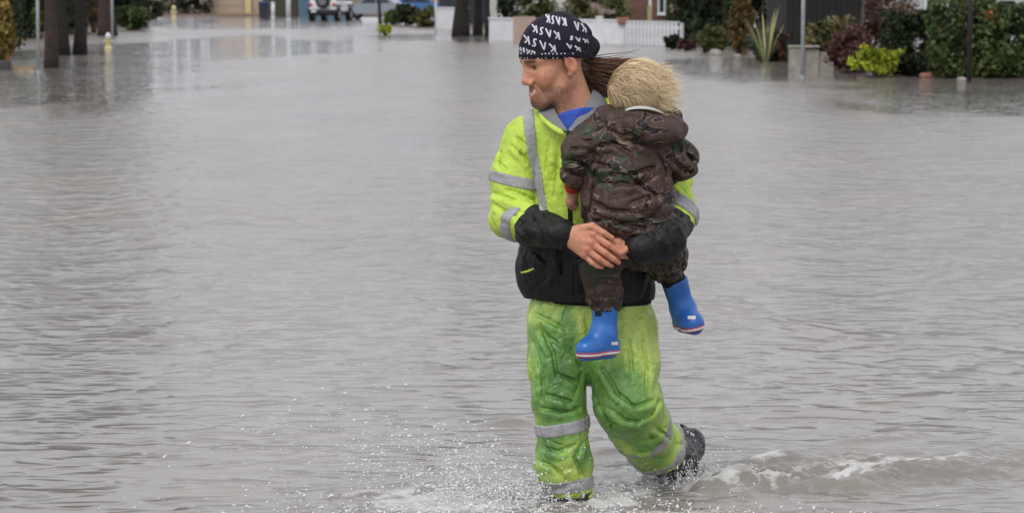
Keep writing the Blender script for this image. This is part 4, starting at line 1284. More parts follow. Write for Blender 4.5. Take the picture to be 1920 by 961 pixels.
tint(.9 * sstep(.016, -.002, np.abs(f_ + .002)) * sstep(-.015, .006, u_) * (np.abs(l_) > .05) * (np.abs(l_) < .079) * (u_ < .05), (66, 47, 37))   # sideburn
hands_m = (co[:, 2] < W(1100, 405)[2]) & (co[:, 1] < 8.80)
kn = np.zeros(len(co))
for kx in ((1112, 439, -.384), (1108, 454, -.388), (1102, 467, -.384), (1096, 477, -.374), (1141, 459, -.392), (1135, 474, -.395), (1124, 485, -.39), (1160, 470, -.37), (1154, 488, -.37)):
    kn = np.maximum(kn, np.exp(-((co - W(*kx)) ** 2).sum(1) / .011 ** 2))
tint(hands_m * .30, (214, 138, 114)); tint(.6 * kn * hands_m, (196, 104, 86))
set_col(me, 'tint', col)
link('body', me, M_SKIN, man, True)

# ---- blue shirt showing at the neck
T = Field(W(985, 330, -.25), W(1190, 185, .2), 0.005)
T.cone(W(1076, 212, -.035), W(1080, 275, -.02), .086, .112, .02, 1.0)
T.clip(lambda X, Y, Z: Z - (W(1080, 205)[2] - 0.35 * (Y - 8.90)) - 0.25 * (X - W(1072, 200)[0]))
T.clip(lambda X, Y, Z: W(1070, 244)[2] - Z)
link('shirt', T.mesh('shirt'), M_TEE, man, True)

# ---- jacket
J = Field(W(895, 600, -.44), W(1330, 170, .24), 0.0040)
J.cone(W(1092, 285), W(1102, 420), .186, .205, .03, .70)
J.cone(W(1102, 420), W(1100, 500), .205, .232, .03, .70)
J.cone(W(1100, 500), W(1113, 548), .228, .200, .03, .70)
J.cone(W(1005, 243, .01), W(1090, 225, .02), .068, .085, .04)
J.cone(W(1090, 225, .02), W(1205, 245, .01), .085, .068, .04)
zb = W(1112, 556)[2]
J.clip(lambda X, Y, Z: zb - Z + 0.11 * (Y - 8.85) * 0)
AR = J.like(); AL = J.like()
AR.chain([W(987, 258, .0), W(966, 330, -.02), W(960, 402, -.07)], [.079, .078, .076], .03)
AR.chain([W(960, 402, -.07), W(1000, 425, -.20), W(1052, 438, -.325)], [.076, .062, .050], .03)
AL.chain([W(1222, 262, .02), W(1254, 330, -.01), W(1266, 398, -.06)], [.079, .074, .068], .03)
AL.chain([W(1268, 400, -.08), W(1246, 444, -.27), W(1200, 464, -.335)], [.070, .064, .052], .03)
def jw(x, y, z):
    return 0.012 * folds(x, y, z, (.25, .1, 1), 8, 2.6, 31) + 0.0025 * folds(x, y, z, (1, .2, -.7), 17, 3.2, 32)
def aw(x, y, z):
    # creases gather round the elbow and along the forearm
    el = np.exp(-((x - R_EL[0]) ** 2 + (z - R_EL[2]) ** 2) / 0.10 ** 2)
    r = 0.014 * folds(x, y, z, (1, .3, -.45), 9, 2.6, 33) * (0.6 + 0.7 * el)
    return r + 0.0025 * folds(x, y, z, (.6, .4, -1), 20, 3.2, 34)
J.displace(jw, .04); AR.displace(aw, .04); AL.displace(aw, .04)
for c_ in ([(962, 272), (982, 292), (997, 312)], [(968, 258), (990, 276)], [(950, 356), (975, 362), (1006, 376)], [(924, 362), (950, 370), (985, 384)],
           [(926, 384), (946, 396), (966, 402)], [(930, 300), (948, 318)], [(936, 276), (940, 306)], [(1000, 402), (1008, 428), (1006, 448)], [(1022, 404), (1032, 430)], [(975, 414), (990, 446)], [(1036, 412), (1046, 444)]):
    crease_on(AR, c_, .011, .010)
for c_ in ([(1046, 292), (1044, 330), (1040, 368)], [(1028, 268), (1024, 320)], [(1004, 470), (1030, 500), (1020, 530)], [(1050, 460), (1056, 520)], [(985, 480), (992, 520)]):
    crease_on(J, c_, .011, .008)
for c_ in ([(1276, 350), (1296, 372)], [(1284, 400), (1262, 420)], [(1250, 430), (1262, 462)], [(1226, 436), (1232, 474)]):
    crease_on(AL, c_, .011, .009)
neckhole = W(1086, 205, -.01)
JT = J.copy()
jk = J.copy(); jk.a = smin(smin(J.a, AR.a, .007), AL.a, .007)
def wedge(X, Y, Z):        # carve the neck opening
    d = np.sqrt((X - neckhole[0]) ** 2 + ((Y - neckhole[1] + .02)) ** 2)
    top = W(0, 247)[2]
    return .076 * np.clip((Z - top) / .06, 0, 1.25) - d
jk.a = np.maximum(jk.a, wedge(*jk.grid()).astype(np.float32))
for F_ in (jk, JT):
    F_.cone(W(1072, 170, -.13), W(1066, 226, -.19), .075, .034, .004, 1.0, 's'); F_.cone(W(1078, 190, -.05), W(1078, 215, -.05), .088, .080, .004, 1.0, 's')
jacket = link('jacket', jk.mesh('jacket'), M_LIME, man, True)
def slab(c, n, half):
    c = np.array(c); n = np.array(n, float); n /= np.linalg.norm(n)
    return lambda X, Y, Z: np.abs((X - c[0]) * n[0] + (Y - c[1]) * n[1] + (Z - c[2]) * n[2]) - half
def half(c, n):
    c = np.array(c); n = np.array(n, float); n /= np.linalg.norm(n)
    return lambda X, Y, Z: (X - c[0]) * n[0] + (Y - c[1]) * n[1] + (Z - c[2]) * n[2]
def piece(src, name, mat, parent, off, *cuts, smooth=True):
    f = src.copy().off(off)
    for c in cuts: f.clip(c)
    return link(name, f.mesh(name), mat, parent, smooth)
# bands round the sleeves
piece(AR, 'reflective_band', M_REFL, jacket, .0045, slab(W(962, 337, -.05), (.22, 0, 1), .019))
piece(AR, 'reflective_band', M_REFL, jacket, .0045, slab(W(975, 412, -.12), (.75, -.55, -.42), .026), half(W(985, 380), (0, 0, 1)))
fore = R_WR - R_EL; foreL = L_WR - L_EL
piece(AR, 'cuff', M_BLACKC, jacket, .0035, half(W(992, 420, -.17), -np.array([.75, -.55, -.42])))
piece(AL, 'reflective_band', M_REFL, jacket, .0045, slab(W(1277, 393, -.05), (-.55, -.35, -.9), .026))
piece(AL, 'cuff', M_BLACKC, jacket, .0035, half(W(1264, 412, -.07), (.55, .35, .9)))
# ribbed ends of the sleeves
RB = J.like(); RB.cone(W(1043, 436, -.305), W(1060, 438, -.333), .041, .039, 0); link('wrist_rib', RB.mesh('wrist_rib'), M_RIBK, jacket, True)
RB = J.like(); RB.cone(W(1205, 463, -.325), W(1190, 465, -.338), .041, .038, 0); link('wrist_rib', RB.mesh('wrist_rib'), M_RIBK, jacket, True)
# black lower body of the jacket, waistband, zip, pocket zip
lower = piece(JT, 'lower_panel', M_BLACKC, jacket, .004, half(W(1065, 414), (0, 0, 1)))
WB = JT.like()
WB.cone(W(1113, 535), W(1113, 560), .205, .197, 0, .72)
WB.displace(lambda x, y, z: .0022 * np.sin(np.arctan2(y - 9, x - W(1113, 550)[0]) * 90), .03)
WB.clip(slab(W(1113, 549), (0.03, 0, 1), .030))
link('waistband', WB.mesh('waistband'), M_RIBK, jacket, True)
piece(JT, 'zip', M_BLACKC, jacket, .0065, slab(W(1066, 320), (1, 0, 0.02), .0085), half(W(1066, 246), (0, 0, 1)), half((0, 9.0, 0), (0, 1, 0)))
# vertical reflective braces over the shoulders
def brace(x0, x1, w):
    a, b, c = W(*x0), W(*x1[0]), W(*x1[1])
    def fn(X, Y, Z):
        t = np.clip((a[2] - Z) / (a[2] - c[2]), 0, 1)
        xc = np.where(Z > b[2], a[0] + (b[0] - a[0]) * (a[2] - Z) / (a[2] - b[2]), b[0] + (c[0] - b[0]) * (b[2] - Z) / (b[2] - c[2]))
        return np.abs(X - xc) - w + 0.006 * t
    return fn
bsrc = jk
piece(jk, 'reflective_band', M_REFL, jacket, .0050, brace((989, 205), ((997, 275), (1020, 395)), .0200), half(W(0, 384), (0, 0, -1)))
piece(JT, 'reflective_band', M_REFL, jacket, .0055, brace((1196, 205), ((1190, 275), (1180, 395)), .0195), half(W(0, 402), (0, 0, -1)))
# pocket zip
PZ = MB().tube([tuple(W(977, 511, -.155)), tuple(W(990, 508, -.172)), tuple(W(1001, 503, -.180))], [.0035, .004, .0035], 6)
PZ.build('pocket_zip', M_LIME, jacket, True)
# collar: a folded sheet round the neck, open at the throat
def loft(name, curves, mat, parent, thick, sub=2):
    n = len(curves[0])
    v = [tuple(W(*p)) for c in curves for p in c]
    f = [(i * n + j, i * n + j + 1, (i + 1) * n + j + 1, (i + 1) * n + j) for i in range(len(curves) - 1) for j in range(n - 1)]
    me = bpy.data.meshes.new(name); me.from_pydata(v, [], f); me.update()
    o = link(name, me, mat, parent, True)
    m = o.modifiers.new('t', 'SOLIDIFY'); m.thickness = thick; m.offset = 0
    m = o.modifiers.new('s', 'SUBSURF'); m.levels = sub; m.render_levels = sub
    return o
loft('collar', [
    [(1064, 243, -.158), (1078, 228, -.128), (1097, 198, -.085), (1110, 172, -.02), (1112, 160, .05), (1096, 156, .10), (1070, 160, .10), (1046, 172, .05), (1036, 190, -.03), (1042, 210, -.10), (1056, 232, -.145), (1063, 242, -.158)],
    [(1066, 245, -.166), (1086, 236, -.146), (1112, 210, -.105), (1128, 182, -.03), (1130, 170, .06), (1104, 164, .125), (1064, 168, .125), (1032, 180, .06), (1018, 196, -.03), (1028, 216, -.11), (1050, 238, -.156), (1064, 245, -.166)],
    [(1068, 248, -.172), (1092, 241, -.156), (1122, 221, -.110), (1140, 200, -.03), (1142, 190, .06), (1110, 184, .130), (1062, 186, .130), (1022, 192, .06), (1003, 203, -.03), (1016, 220, -.11), (1044, 241, -.160), (1064, 248, -.172)]],
    M_COLLAR, jacket, .007)
loft('storm_flap', [[(1011, 209, -.085), (1022, 222, -.125), (1042, 236, -.16), (1060, 246, -.175)], [(1008, 214, -.09), (1018, 230, -.135), (1038, 246, -.168), (1058, 256, -.18)]], M_LIME, jacket, .006)

# ---- bandana with printed lettering, rolled hem and knot
BD = Field(hp(0, 0, .06) - .2, hp(0, 0, .06) + .2, 0.0042)
BD.ell(hp(-.008, 0, .036), np.array([.1085, .0875, .094]) * HS, HB, 0)
BD.ell(hp(-.034, 0, .062), np.array([.078, .070, .072]) * HS, HB, .05)       # hair bundled under the cloth
hemz = W(1040, 107)[2]
BD.displace(lambda x, y, z: .0035 * folds(x, y, z, (-.9, -.3, .35), 22, 3.0, 41) + .002 * folds(x, y, z, (.4, .2, 1), 40, 2, 42), .03)
hem_n = np.array([-.02, 0, 1.0])
BDc = BD.copy().clip(half(W(1040, 106, -.04), -hem_n))
bandana = link('bandana', BDc.mesh('bandana'), M_NAVY, man, True)
hem = piece(BD, 'hem_band', M_NAVY, bandana, .0035, slab(W(1040, 103, -.04), hem_n, .0115))
KN = Field(W(1060, 130, -.15), W(1150, 30, .2), .004)
KN.cone(W(1094, 52, -.01), W(1112, 88, -.01), .016, .022, .01)
KN.cone(W(1108, 84, -.01), W(1110, 106, -.02), .024, .012, .01)
KN.cone(W(1084, 44, -.02), W(1100, 62, -.01), .010, .017, .01)
KN.cone(W(1096, 92, -.03), W(1110, 96, -.02), .016, .018, .01)
KN.displace(lambda x, y, z: .008 * folds(x, y, z, (.4, 0, -1), 30, 3, 43), .03)
link('knot', KN.mesh('knot'), M_NAVY, bandana, True)
loft('tail', [[(1090, 48, -.03), (1100, 66, -.045), (1104, 88, -.05), (1098, 110, -.05)], [(1096, 46, -.01), (1108, 66, -.03), (1113, 90, -.035), (1110, 113, -.04)], [(1100, 52, .01), (1112, 72, .0), (1116, 92, -.01), (1114, 108, -.01)]], M_NAVY, bandana, .004)
GL = {  # strokes of each letter in a unit cell
    'K': [[(0, 0), (0, 1)], [(.62, 1), (.16, .5), (.62, 0)]],
    'A': [[(0, 0), (.36, 1), (.72, 0)]],
    'S': [[(.78, 1.0), (.42, .94), (.30, .72), (.44, .42), (.36, .12), (-.02, 0)]],
}
def lettering(targets, rows, name, parent, mat, width, lift):
    vs, fs = [], []
    dg = bpy.context.evaluated_depsgraph_get()
    trees = []
    for o in targets:
        co_ = mesh_co(o.data)
        fa = np.empty(len(o.data.polygons) * 4, np.int32); o.data.polygons.foreach_get('vertices', fa)
        trees.append(BVHTree.FromPolygons([tuple(c) for c in co_], [tuple(q) for q in fa.reshape(-1, 4)]))
    def strip(pts, direction):
        prev = None
        dense = []
        for a, b in zip(pts, pts[1:]):
            k = max(2, int(np.linalg.norm(np.array(b[:3]) - np.array(a[:3])) / .003))
            dense += [np.array(a) + (np.array(b) - np.array(a)) * i / k for i in range(k)]
        dense.append(np.array(pts[-1]))
        for i, p in enumerate(dense):
            t = dense[min(i + 1, len(dense) - 1)] - dense[max(i - 1, 0)]
            side = np.cross(t, direction); nrm = np.linalg.norm(side)
            if nrm < 1e-9: prev = None; continue
            side = side / nrm * width
            pr = []
            for sgn in (-1, 1):
                best = None
                for tr in trees:
                    h = tr.ray_cast(Vector(p + side * sgn - direction * .5), Vector(direction))
                    if h[0] is not None and (best is None or h[3] < best[3]): best = h
                if best is None or best[1].dot(Vector(direction)) > -.12: pr = None; break
                pr.append(np.array(best[0]) + np.array(best[1]) * lift)
            if pr is None: prev = None; continue
            b = len(vs); vs.extend(pr)
            if prev is not None: fs.append((prev, prev + 1, b + 1, b))
            prev = b
    for (org, ux, uy, text, adv, direction) in rows:
        x = 0.0
        for ch in text:
            if ch in GL:
                for st in GL[ch]:
                    strip([org + ux * (x + a * .9) + uy * b for a, b in st], direction)
            elif ch == '.':
                strip([org + ux * x, org + ux * (x + .32)], direction)
            x += adv
    if vs:
        return tag(link(name, np_mesh(name, vs, fs), mat, parent), kind='stuff')
def wpx(px, py): return W(px, py, -.04)
rows = []
# the word runs upside down on the tied cloth, row under row, falling towards the ear
def row(xr, yr, xl, yl, hpx_, text='KASK', adv=1.0, direction=None, n=4):
    a, b = wpx(xr, yr), wpx(xl, yl)
    ux = (b - a) / (n * adv - .25)
    uy = (wpx(xr + 3, yr + hpx_) - a)
    rows.append((a, ux, uy, text, adv, np.array([0.05, 1.0, 0.0]) if direction is None else direction))
row(1060, 34, 1022, 27, 15); row(1048, 60, 996, 45, 14); row(1041, 84, 980, 64, 15); row(1096, 46, 1076, 40, 15, 'KA', 1.0, None, 2)
row(1004, 95, 970, 86, 8); row(1086, 88, 1062, 80, 8, 'KA', 1.0, None, 2); row(1100, 74, 1066, 66, 7, 'KAS', 1.0, None, 3)
lettering([bandana], rows, 'lettering', bandana, M_PRINT, .0027, .0012)
rows2 = []
for yy, x0 in ((56, 1010), (82, 1000), (100, 1010)):          # the far side of the cloth carries the same print
    a, b = wpx(x0, yy), wpx(x0 + 66, yy + 12)
    rows2.append((a, (b - a) / 3.75, wpx(x0 - 3, yy + 14) - a, 'KASK', 1.0, np.array([-.05, -1.0, 0.0])))
lettering([bandana], rows2, 'lettering', bandana, M_PRINT, .0027, .0012)
rows3 = []
for yy in (99, 107):
    for k in range(16):
        if rng.random() < .2: continue
        a = wpx(973 + k * 7.0 + 2 * rng.random(), yy + 2 * rng.random()); rows3.append((a, (wpx(977 + k * 7.0, yy + 2 * rng.random()) - a) * 2.2, a * 0, '.', 1.0, np.array([.15, 1.0, 0.0])))
lettering([hem, bandana], rows3, 'hem_print', bandana, M_PRINT, .0024, .0012)

# ---- his long hair, blown back to the right
def hair_mat(name, ca, cb):
    t = NT(name)
    t.set(Base_Color=t.ramp(t.attr('shade'), [(0, ca), (1, cb)]), Roughness=0.42, Specular_IOR_Level=0.5)
    return t.m
M_HAIRB = hair_mat('brown_hair', srgb(46, 31, 23), srgb(122, 86, 62))
N = 2600
u = rng.random(N); w = rng.normal(size=(N, 3)); m_ = 9
paths = np.zeros((N, m_, 3)); ts = np.linspace(0, 1, m_)
y0 = 106 + 52 * u
for i in range(N):
    s0 = W(1073 + 10 * rng.random() + 16 * u[i], y0[i], .02 + .05 * rng.random())
    e = W(1176 + 12 * w[i, 0] - 34 * u[i], 116 + 92 * u[i] ** 1.2 + 4 * w[i, 1] + (10 * w[i, 2] if rng.random() < .12 else 0), .03 + .02 * w[i, 2])
    mid = (s0 + e) / 2 + np.array([.004 * w[i, 1], .01 * w[i, 0], -.012 + .022 * u[i] + .004 * w[i, 2]])
    paths[i] = s0 * ((1 - ts) ** 2)[:, None] + mid * (2 * ts * (1 - ts))[:, None] + e * (ts ** 2)[:, None]
paths += (.0022 * np.sin(ts * 9)[None, :, None]) * rng.normal(size=(N, 1, 3))
v, f = strands(paths, np.outer(rng.uniform(.0010, .0019, N), 1 - .7 * ts ** 2))
me = np_mesh('hair', v, f); set_attr(me, 'shade', np.repeat(np.clip(.28 + .25 * rng.normal(size=N) + .40 * (u < .3), 0, 1), m_ * 3))
hair = link('hair', me, M_HAIRB, man, True)
HM = Field(W(1040, 230, -.1), W(1180, 90, .16), .0045)
HM.cone(W(1078, 116, .04), W(1150, 136, .05), .026, .020, .02); HM.cone(W(1086, 136, .05), W(1136, 182, .05), .036, .026, .03)
HM.cone(W(1078, 112, .03), W(1092, 160, .05), .022, .024, .03)
HM.displace(lambda x, y, z: .006 * folds(x, y, z, (1, 0, -.45), 40, 5, 47), .03)
me = HM.mesh('hair_mass'); set_attr(me, 'shade', .22 + .3 * rng.random(len(me.vertices)))
link('hair_mass', me, M_HAIRB, hair, True)

# ---- trousers
TR = Field(W(955, 960, -.26), W(1340, 525, .44), 0.0040)
TR.cone(W(1108, 545, .01), W(1108, 612, .01), .196, .205, .02, .68)
LG1 = TR.like(); LG2 = TR.like()
LG1.chain([W(1052, 605, .0), W(1048, 680, -.04), W(1047, 745, -.075), W(1055, 800, -.075), W(1055, 862, -.06), W(1071, 938, -.04)],
          [.118, .104, .088, .082, .092, .076], .03)
LG2.chain([W(1166, 605, .0), W(1171, 690, -.05), W(1176, 752, -.08)], [.120, .116, .112], .03)
LG2.chain([W(1176, 752, -.08), W(1198, 795, .03), W(1228, 836, .17), W(1254, 860, .28)], [.112, .104, .094, .080], .03)
kneeL = W(1050, 770); kneeR = W(1180, 765)
hemL = W(1068, 930)
def tw(x, y, z):
    r = .012 * folds(x, y, z, (.45, .2, -1), 8, 3.0, 51) + .003 * folds(x, y, z, (-.5, .2, -1), 15, 3.4, 52)
    lowz = sstep(W(0, 770)[2], W(0, 860)[2], z)
    r = r + lowz * .012 * folds(x, y, z, (1, .3, .35), 14, 2.2, 53)
    top = sstep(W(0, 640)[2], W(0, 575)[2], z)
    r = r + top * .010 * folds(x, y, z, (.2, 0, 1), 22, 3.0, 54)
    return r
for F_ in (TR, LG1, LG2): F_.displace(tw, .045)
# pulled creases from the crotch across the thigh, and behind the bent knee
for c_ in ([(1004, 588), (1040, 606), (1092, 628)], [(1010, 618), (1040, 640), (1072, 660)], [(1012, 605), (1036, 660), (1046, 716)], [(1000, 640), (1016, 700), (1018, 750)],
           [(1044, 700), (1080, 716)], [(1060, 640), (1088, 690)], [(1014, 764), (1050, 772), (1086, 764)], [(1016, 838), (1046, 846), (1076, 834)], [(1010, 862), (1040, 876), (1060, 900)],
           [(1092, 830), (1078, 858), (1090, 890)], [(1026, 740), (1070, 752)]):
    crease_on(LG1, c_, .012, .011)
for c_ in ([(1112, 736), (1134, 776), (1150, 806)], [(1140, 764), (1170, 786), (1200, 792)], [(1196, 790), (1222, 776), (1236, 752)], [(1150, 730), (1190, 762), (1224, 750)], [(1206, 640), (1214, 690), (1212, 730)],
           [(1130, 690), (1160, 740)], [(1180, 640), (1186, 700)], [(1200, 826), (1224, 820), (1250, 800)], [(1190, 846), (1216, 846)], [(1230, 800), (1256, 822)]):
    crease_on(LG2, c_, .012, .011)
for c_ in ([(1096, 585), (1100, 620), (1104, 660)], [(1000, 562), (1006, 590)], [(1030, 560), (1034, 586)], [(1182, 556), (1184, 590)], [(1206, 556), (1206, 600)]):
    crease_on(TR, c_, .010, .008)
hemcut = half(W(1070, 927, -.05), (-.10, 0, -1.0))
shin = W(1262, 858, .30) - W(1192, 782, -.02)
LG1.clip(hemcut); LG2.clip(half(W(1240, 840, .205), shin))
full = TR.copy(); full.a = smin(smin(TR.a, LG1.a, .02), LG2.a, .02)
me = full.mesh('trousers')
co = mesh_co(me)
zz = lambda p: W(0, p)[2]
def bl(px, py, sx, sz):
    c = W(px, py); return np.exp(-(((co[:, 0] - c[0]) / (sx * M)) ** 2 + ((co[:, 2] - c[2]) / (sz * M)) ** 2))
soak = .30 + .40 * bl(1040, 640, 60, 70) + .38 * bl(1040, 750, 45, 60) + .30 * bl(1165, 710, 60, 60) + .25 * bl(1180, 790, 50, 40) - .28 * bl(1215, 590, 28, 60) - .3 * bl(1065, 880, 30, 40) \
    - .2 * bl(1090, 580, 18, 60) - .30 * bl(1212, 665, 20, 40) - .2 * bl(992, 575, 14, 30) + .3 * bl(1030, 830, 25, 25) + .30 * bl(1090, 845, 22, 25) - .1 * bl(1175, 590, 22, 50) + .25 * bl(1225, 835, 40, 22)
set_attr(me, 'soak', soak)
trousers = link('trousers', me, M_TROUS, man, True)
piece(LG1, 'reflective_band', M_REFL, trousers, .004, slab(W(1053, 797, -.07), (-.17, 0, 1), .021))
piece(LG1, 'reflective_band', M_REFL, trousers, .004, slab(W(1069, 904, -.05), (-.12, 0, 1), .022))
piece(LG2, 'reflective_band', M_REFL, trousers, .004, slab(W(1206, 804, .05), shin, .019))
piece(LG2, 'reflective_band', M_REFL, trousers, .004, slab(W(1232, 833, .172), shin, .022))

# ---- rubber boots
BT = Field(W(1000, 1010, -.36), W(1150, 880, .16), .006)
BT.chain([W(1071, 915, -.045), W(1076, 985, -.045)], [.070, .068], .02)
BT.chain([W(1078, 985, -.01), W(1066, 992, -.20)], [.052, .046], .02)
BT.displace(lambda x, y, z: .006 * folds(x, y, z, (1, 0, .2), 30, 2, 61), .03)
BT.clip(half(W(1075, 1000, 0), (0, 0, -1)))
boot = link('boot', BT.mesh('boot'), M_RUBBER, man, True)
BT = Field(W(1180, 1010, -.0), W(1350, 770, .62), .0055)
BT.chain([W(1228, 834, .16), W(1266, 858, .30)], [.082, .080], .02)
BT.chain([W(1268, 852, .31), W(1290, 830, .38)], [.074, .056], .02)
BT.chain([W(1288, 838, .37), W(1268, 884, .34), W(1256, 934, .28)], [.060, .068, .052], .03)
BT.displace(lambda x, y, z: .008 * folds(x, y, z, (1, .4, .5), 22, 2, 62), .03)
boot2 = link('boot', BT.mesh('boot'), M_RUBBER, man, True)
loft('pull_tab', [[(1300, 812, .36), (1312, 824, .37), (1317, 822, .36)], [(1296, 832, .36), (1308, 838, .37), (1313, 838, .36)], [(1298, 862, .35), (1306, 862, .36), (1308, 862, .35)]], M_RUBBER, boot2, .008)
loft('sole', [[(1268, 792, .40), (1282, 798, .44), (1290, 812, .47)], [(1286, 800, .41), (1302, 812, .44), (1306, 834, .46)], [(1300, 822, .40), (1312, 838, .42), (1310, 862, .43)]], M_RUBBER, boot2, .016)

# ================================================================== THE CHILD
def camo(name, dim=1.0):
    t = NT(name)
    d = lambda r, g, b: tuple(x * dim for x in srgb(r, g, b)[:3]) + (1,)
    wob = t.noise(7, 3, 0.5)
    v1 = t.mapping((8, 8, 13), rot=(0.2, 0.5, 0.1)); v2 = t.mapping((9, 9, 15), rot=(0.4, -0.3, 0.7)); v3 = t.mapping((11, 11, 20), rot=(-0.3, 0.4, 1.2))
    n1 = t.noise(1.0, 3, 0.5, v1, 1.0); n2 = t.noise(1.0, 3, 0.5, v2, 1.2); n3 = t.noise(1.0, 3, 0.5, v3, 1.4)
    c = t.ramp(n1, [(0.0, d(58, 70, 42)), (0.42, d(54, 64, 40)), (0.45, d(80, 60, 52)), (1.0, d(84, 63, 55))])
    c = t.mix(t.ramp(n2, [(0.57, 0.0), (0.59, 1.0)]), c, d(36, 31, 30))
    c = t.mix(t.ramp(n2, [(0.552, 0.0), (0.558, 1.0), (0.572, 1.0), (0.580, 0.0)]), c, d(150, 126, 110))
    c = t.mix(t.ramp(n3, [(0.60, 0.0), (0.62, 1.0)]), c, d(84, 60, 54))
    t.set(Base_Color=c, Roughness=0.5, Specular_IOR_Level=0.4)
    t.bump(crinkle(t, 900), 0.75, 0.010)
    return t.m
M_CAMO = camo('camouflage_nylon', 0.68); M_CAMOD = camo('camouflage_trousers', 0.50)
def boot_mat():
    t = NT('blue_rubber')
    base = t.ramp(t.noise(12, 4, 0.6), [(0.3, srgb(46, 112, 190)), (0.7, srgb(34, 92, 166))])
    mud = t.ramp(t.noise(30, 6, 0.75), [(0.56, 0.0), (0.72, 1.0)])
    t.set(Base_Color=t.mix(t.math('MULTIPLY', mud, 0.45), base, srgb(74, 92, 116)), Roughness=t.ramp(t.noise(20, 4, 0.6), [(0.3, 0.22), (0.7, 0.6)]))
    t.bump(t.noise(45, 4, 0.6), 0.4, 0.0025)
    return t.m
M_BOOTB = boot_mat()
M_SOLEW = plain('white_rubber', srgb(226, 224, 226), srgb(208, 206, 208), 0.5, 10)
M_SOLER = plain('red_rubber', srgb(206, 62, 54), srgb(186, 52, 46), 0.5, 10)
M_REDC = cloth('red_sleeve', srgb(196, 60, 44), srgb(170, 46, 36), 0.8)
kid = empty('person', tuple(W(1180, 440, -.24)), 'small blond child in camouflage suit and blue boots carried on the adult\'s arm', 'child')

HC = W(1198, 170, -.235)          # head centre
KB = Field(W(1040, 640, -.50), W(1340, 95, .10), .005)
KB.ell(HC, (.083, .088, .090), None, 0)
KB.cone(HC + np.array([-.01, .01, -.06]), W(1178, 250, -.22), .046, .05, .03)
KB.cone(W(1172, 260, -.22), W(1178, 420, -.22), .085, .10, .03, .8)
KB.chain([W(1110, 262, -.22), W(1086, 315, -.24), W(1076, 348, -.23), W(1072, 372, -.21)], [.04, .034, .024, .019], .02)
KB.ell(W(1071, 378, -.20), (.018, .024, .022), None, .012)                       # fist on his jacket
for k_, (fx, fz) in enumerate(((1063, 374), (1065, 381), (1069, 387), (1075, 390))):
    KB.cone(W(fx + 4, fz - 2, -.205), W(fx, fz + 3, -.185), .0075, .0065, .004)
KB.cone(W(1078, 372, -.215), W(1082, 384, -.20), .008, .0065, .004)
KB.chain([W(1240, 262, -.22), W(1270, 300, -.20), W(1232, 326, -.12)], [.036, .028, .024], .02)
KB.chain([W(1150, 430, -.22), W(1128, 490, -.25), W(1134, 560, -.25), W(1132, 645, -.25)], [.06, .05, .036, .03], .02)
KB.chain([W(1215, 430, -.16), W(1245, 480, -.10), W(1262, 525, -.08), W(1288, 600, -.06)], [.06, .05, .036, .03], .02)
me = KB.mesh('body'); co = mesh_co(me); col = np.tile(np.array(srgb(216, 164, 140)[:3], np.float32), (len(co), 1)); set_col(me, 'tint', col)
link('body', me, M_SKIN, kid, True)

KJ = Field(W(1030, 520, -.52), W(1340, 180, .06), .0044)
KJ.chain([W(1165, 258, -.23), W(1168, 320, -.245), W(1176, 385, -.255), W(1184, 425, -.25)], [.118, .140, .150, .138], .03, .80)
KJ.cone(W(1112, 262, -.22), W(1240, 256, -.22), .070, .070, .04)
KAL = KJ.like(); KAR = KJ.like()
KAL.chain([W(1116, 262, -.23), W(1092, 292, -.27), W(1080, 326, -.27)], [.078, .066, .050], .03)
KAR.chain([W(1240, 262, -.22), W(1276, 303, -.215), W(1236, 330, -.13)], [.064, .054, .048], .03)
def kw(x, y, z):
    q = z - W(0, 330)[2]
    r = .016 * folds(x, y, z, (1, .2, -.35), 8, 2.2, 71) + .010 * folds(x, y, z, (.9, .2, .55), 14, 2.4, 72) + .0025 * folds(x, y, z, (1, .3, -.1), 26, 3.0, 73)
    return r
for F_ in (KJ, KAL, KAR): F_.displace(kw, .05)
for c_ in ([(1108, 276), (1150, 268), (1185, 290)], [(1112, 322), (1170, 330), (1232, 312)], [(1088, 400), (1150, 424), (1230, 410)], [(1096, 368), (1140, 394), (1180, 398)], [(1165, 326), (1220, 356), (1240, 376)],
           [(1184, 380), (1230, 366)], [(1100, 300), (1140, 312)], [(1118, 300), (1112, 350), (1106, 400)], [(1230, 280), (1250, 320), (1250, 380)], [(1150, 345), (1200, 345)], [(1130, 410), (1210, 428)]):
    crease_on(KJ, c_, .012, .012)
for c_ in ([(1066, 280), (1096, 276), (1118, 290)], [(1060, 300), (1090, 306), (1108, 320)], [(1062, 322), (1096, 330)], [(1084, 262), (1110, 264)]):
    crease_on(KAL, c_, .011, .011)
for c_ in ([(1270, 268), (1284, 300)], [(1286, 284), (1304, 312)], [(1262, 300), (1290, 326)]):
    crease_on(KAR, c_, .011, .010)
hem_k = W(1185, 432, -.3)
KJ.clip(lambda X, Y, Z: (W(0, 440)[2] - Z))
kk = KJ.copy(); kk.a = smin(smin(KJ.a, KAL.a, .006), KAR.a, .006)
kjacket = link('jacket', kk.mesh('jacket'), M_CAMO, kid, True)
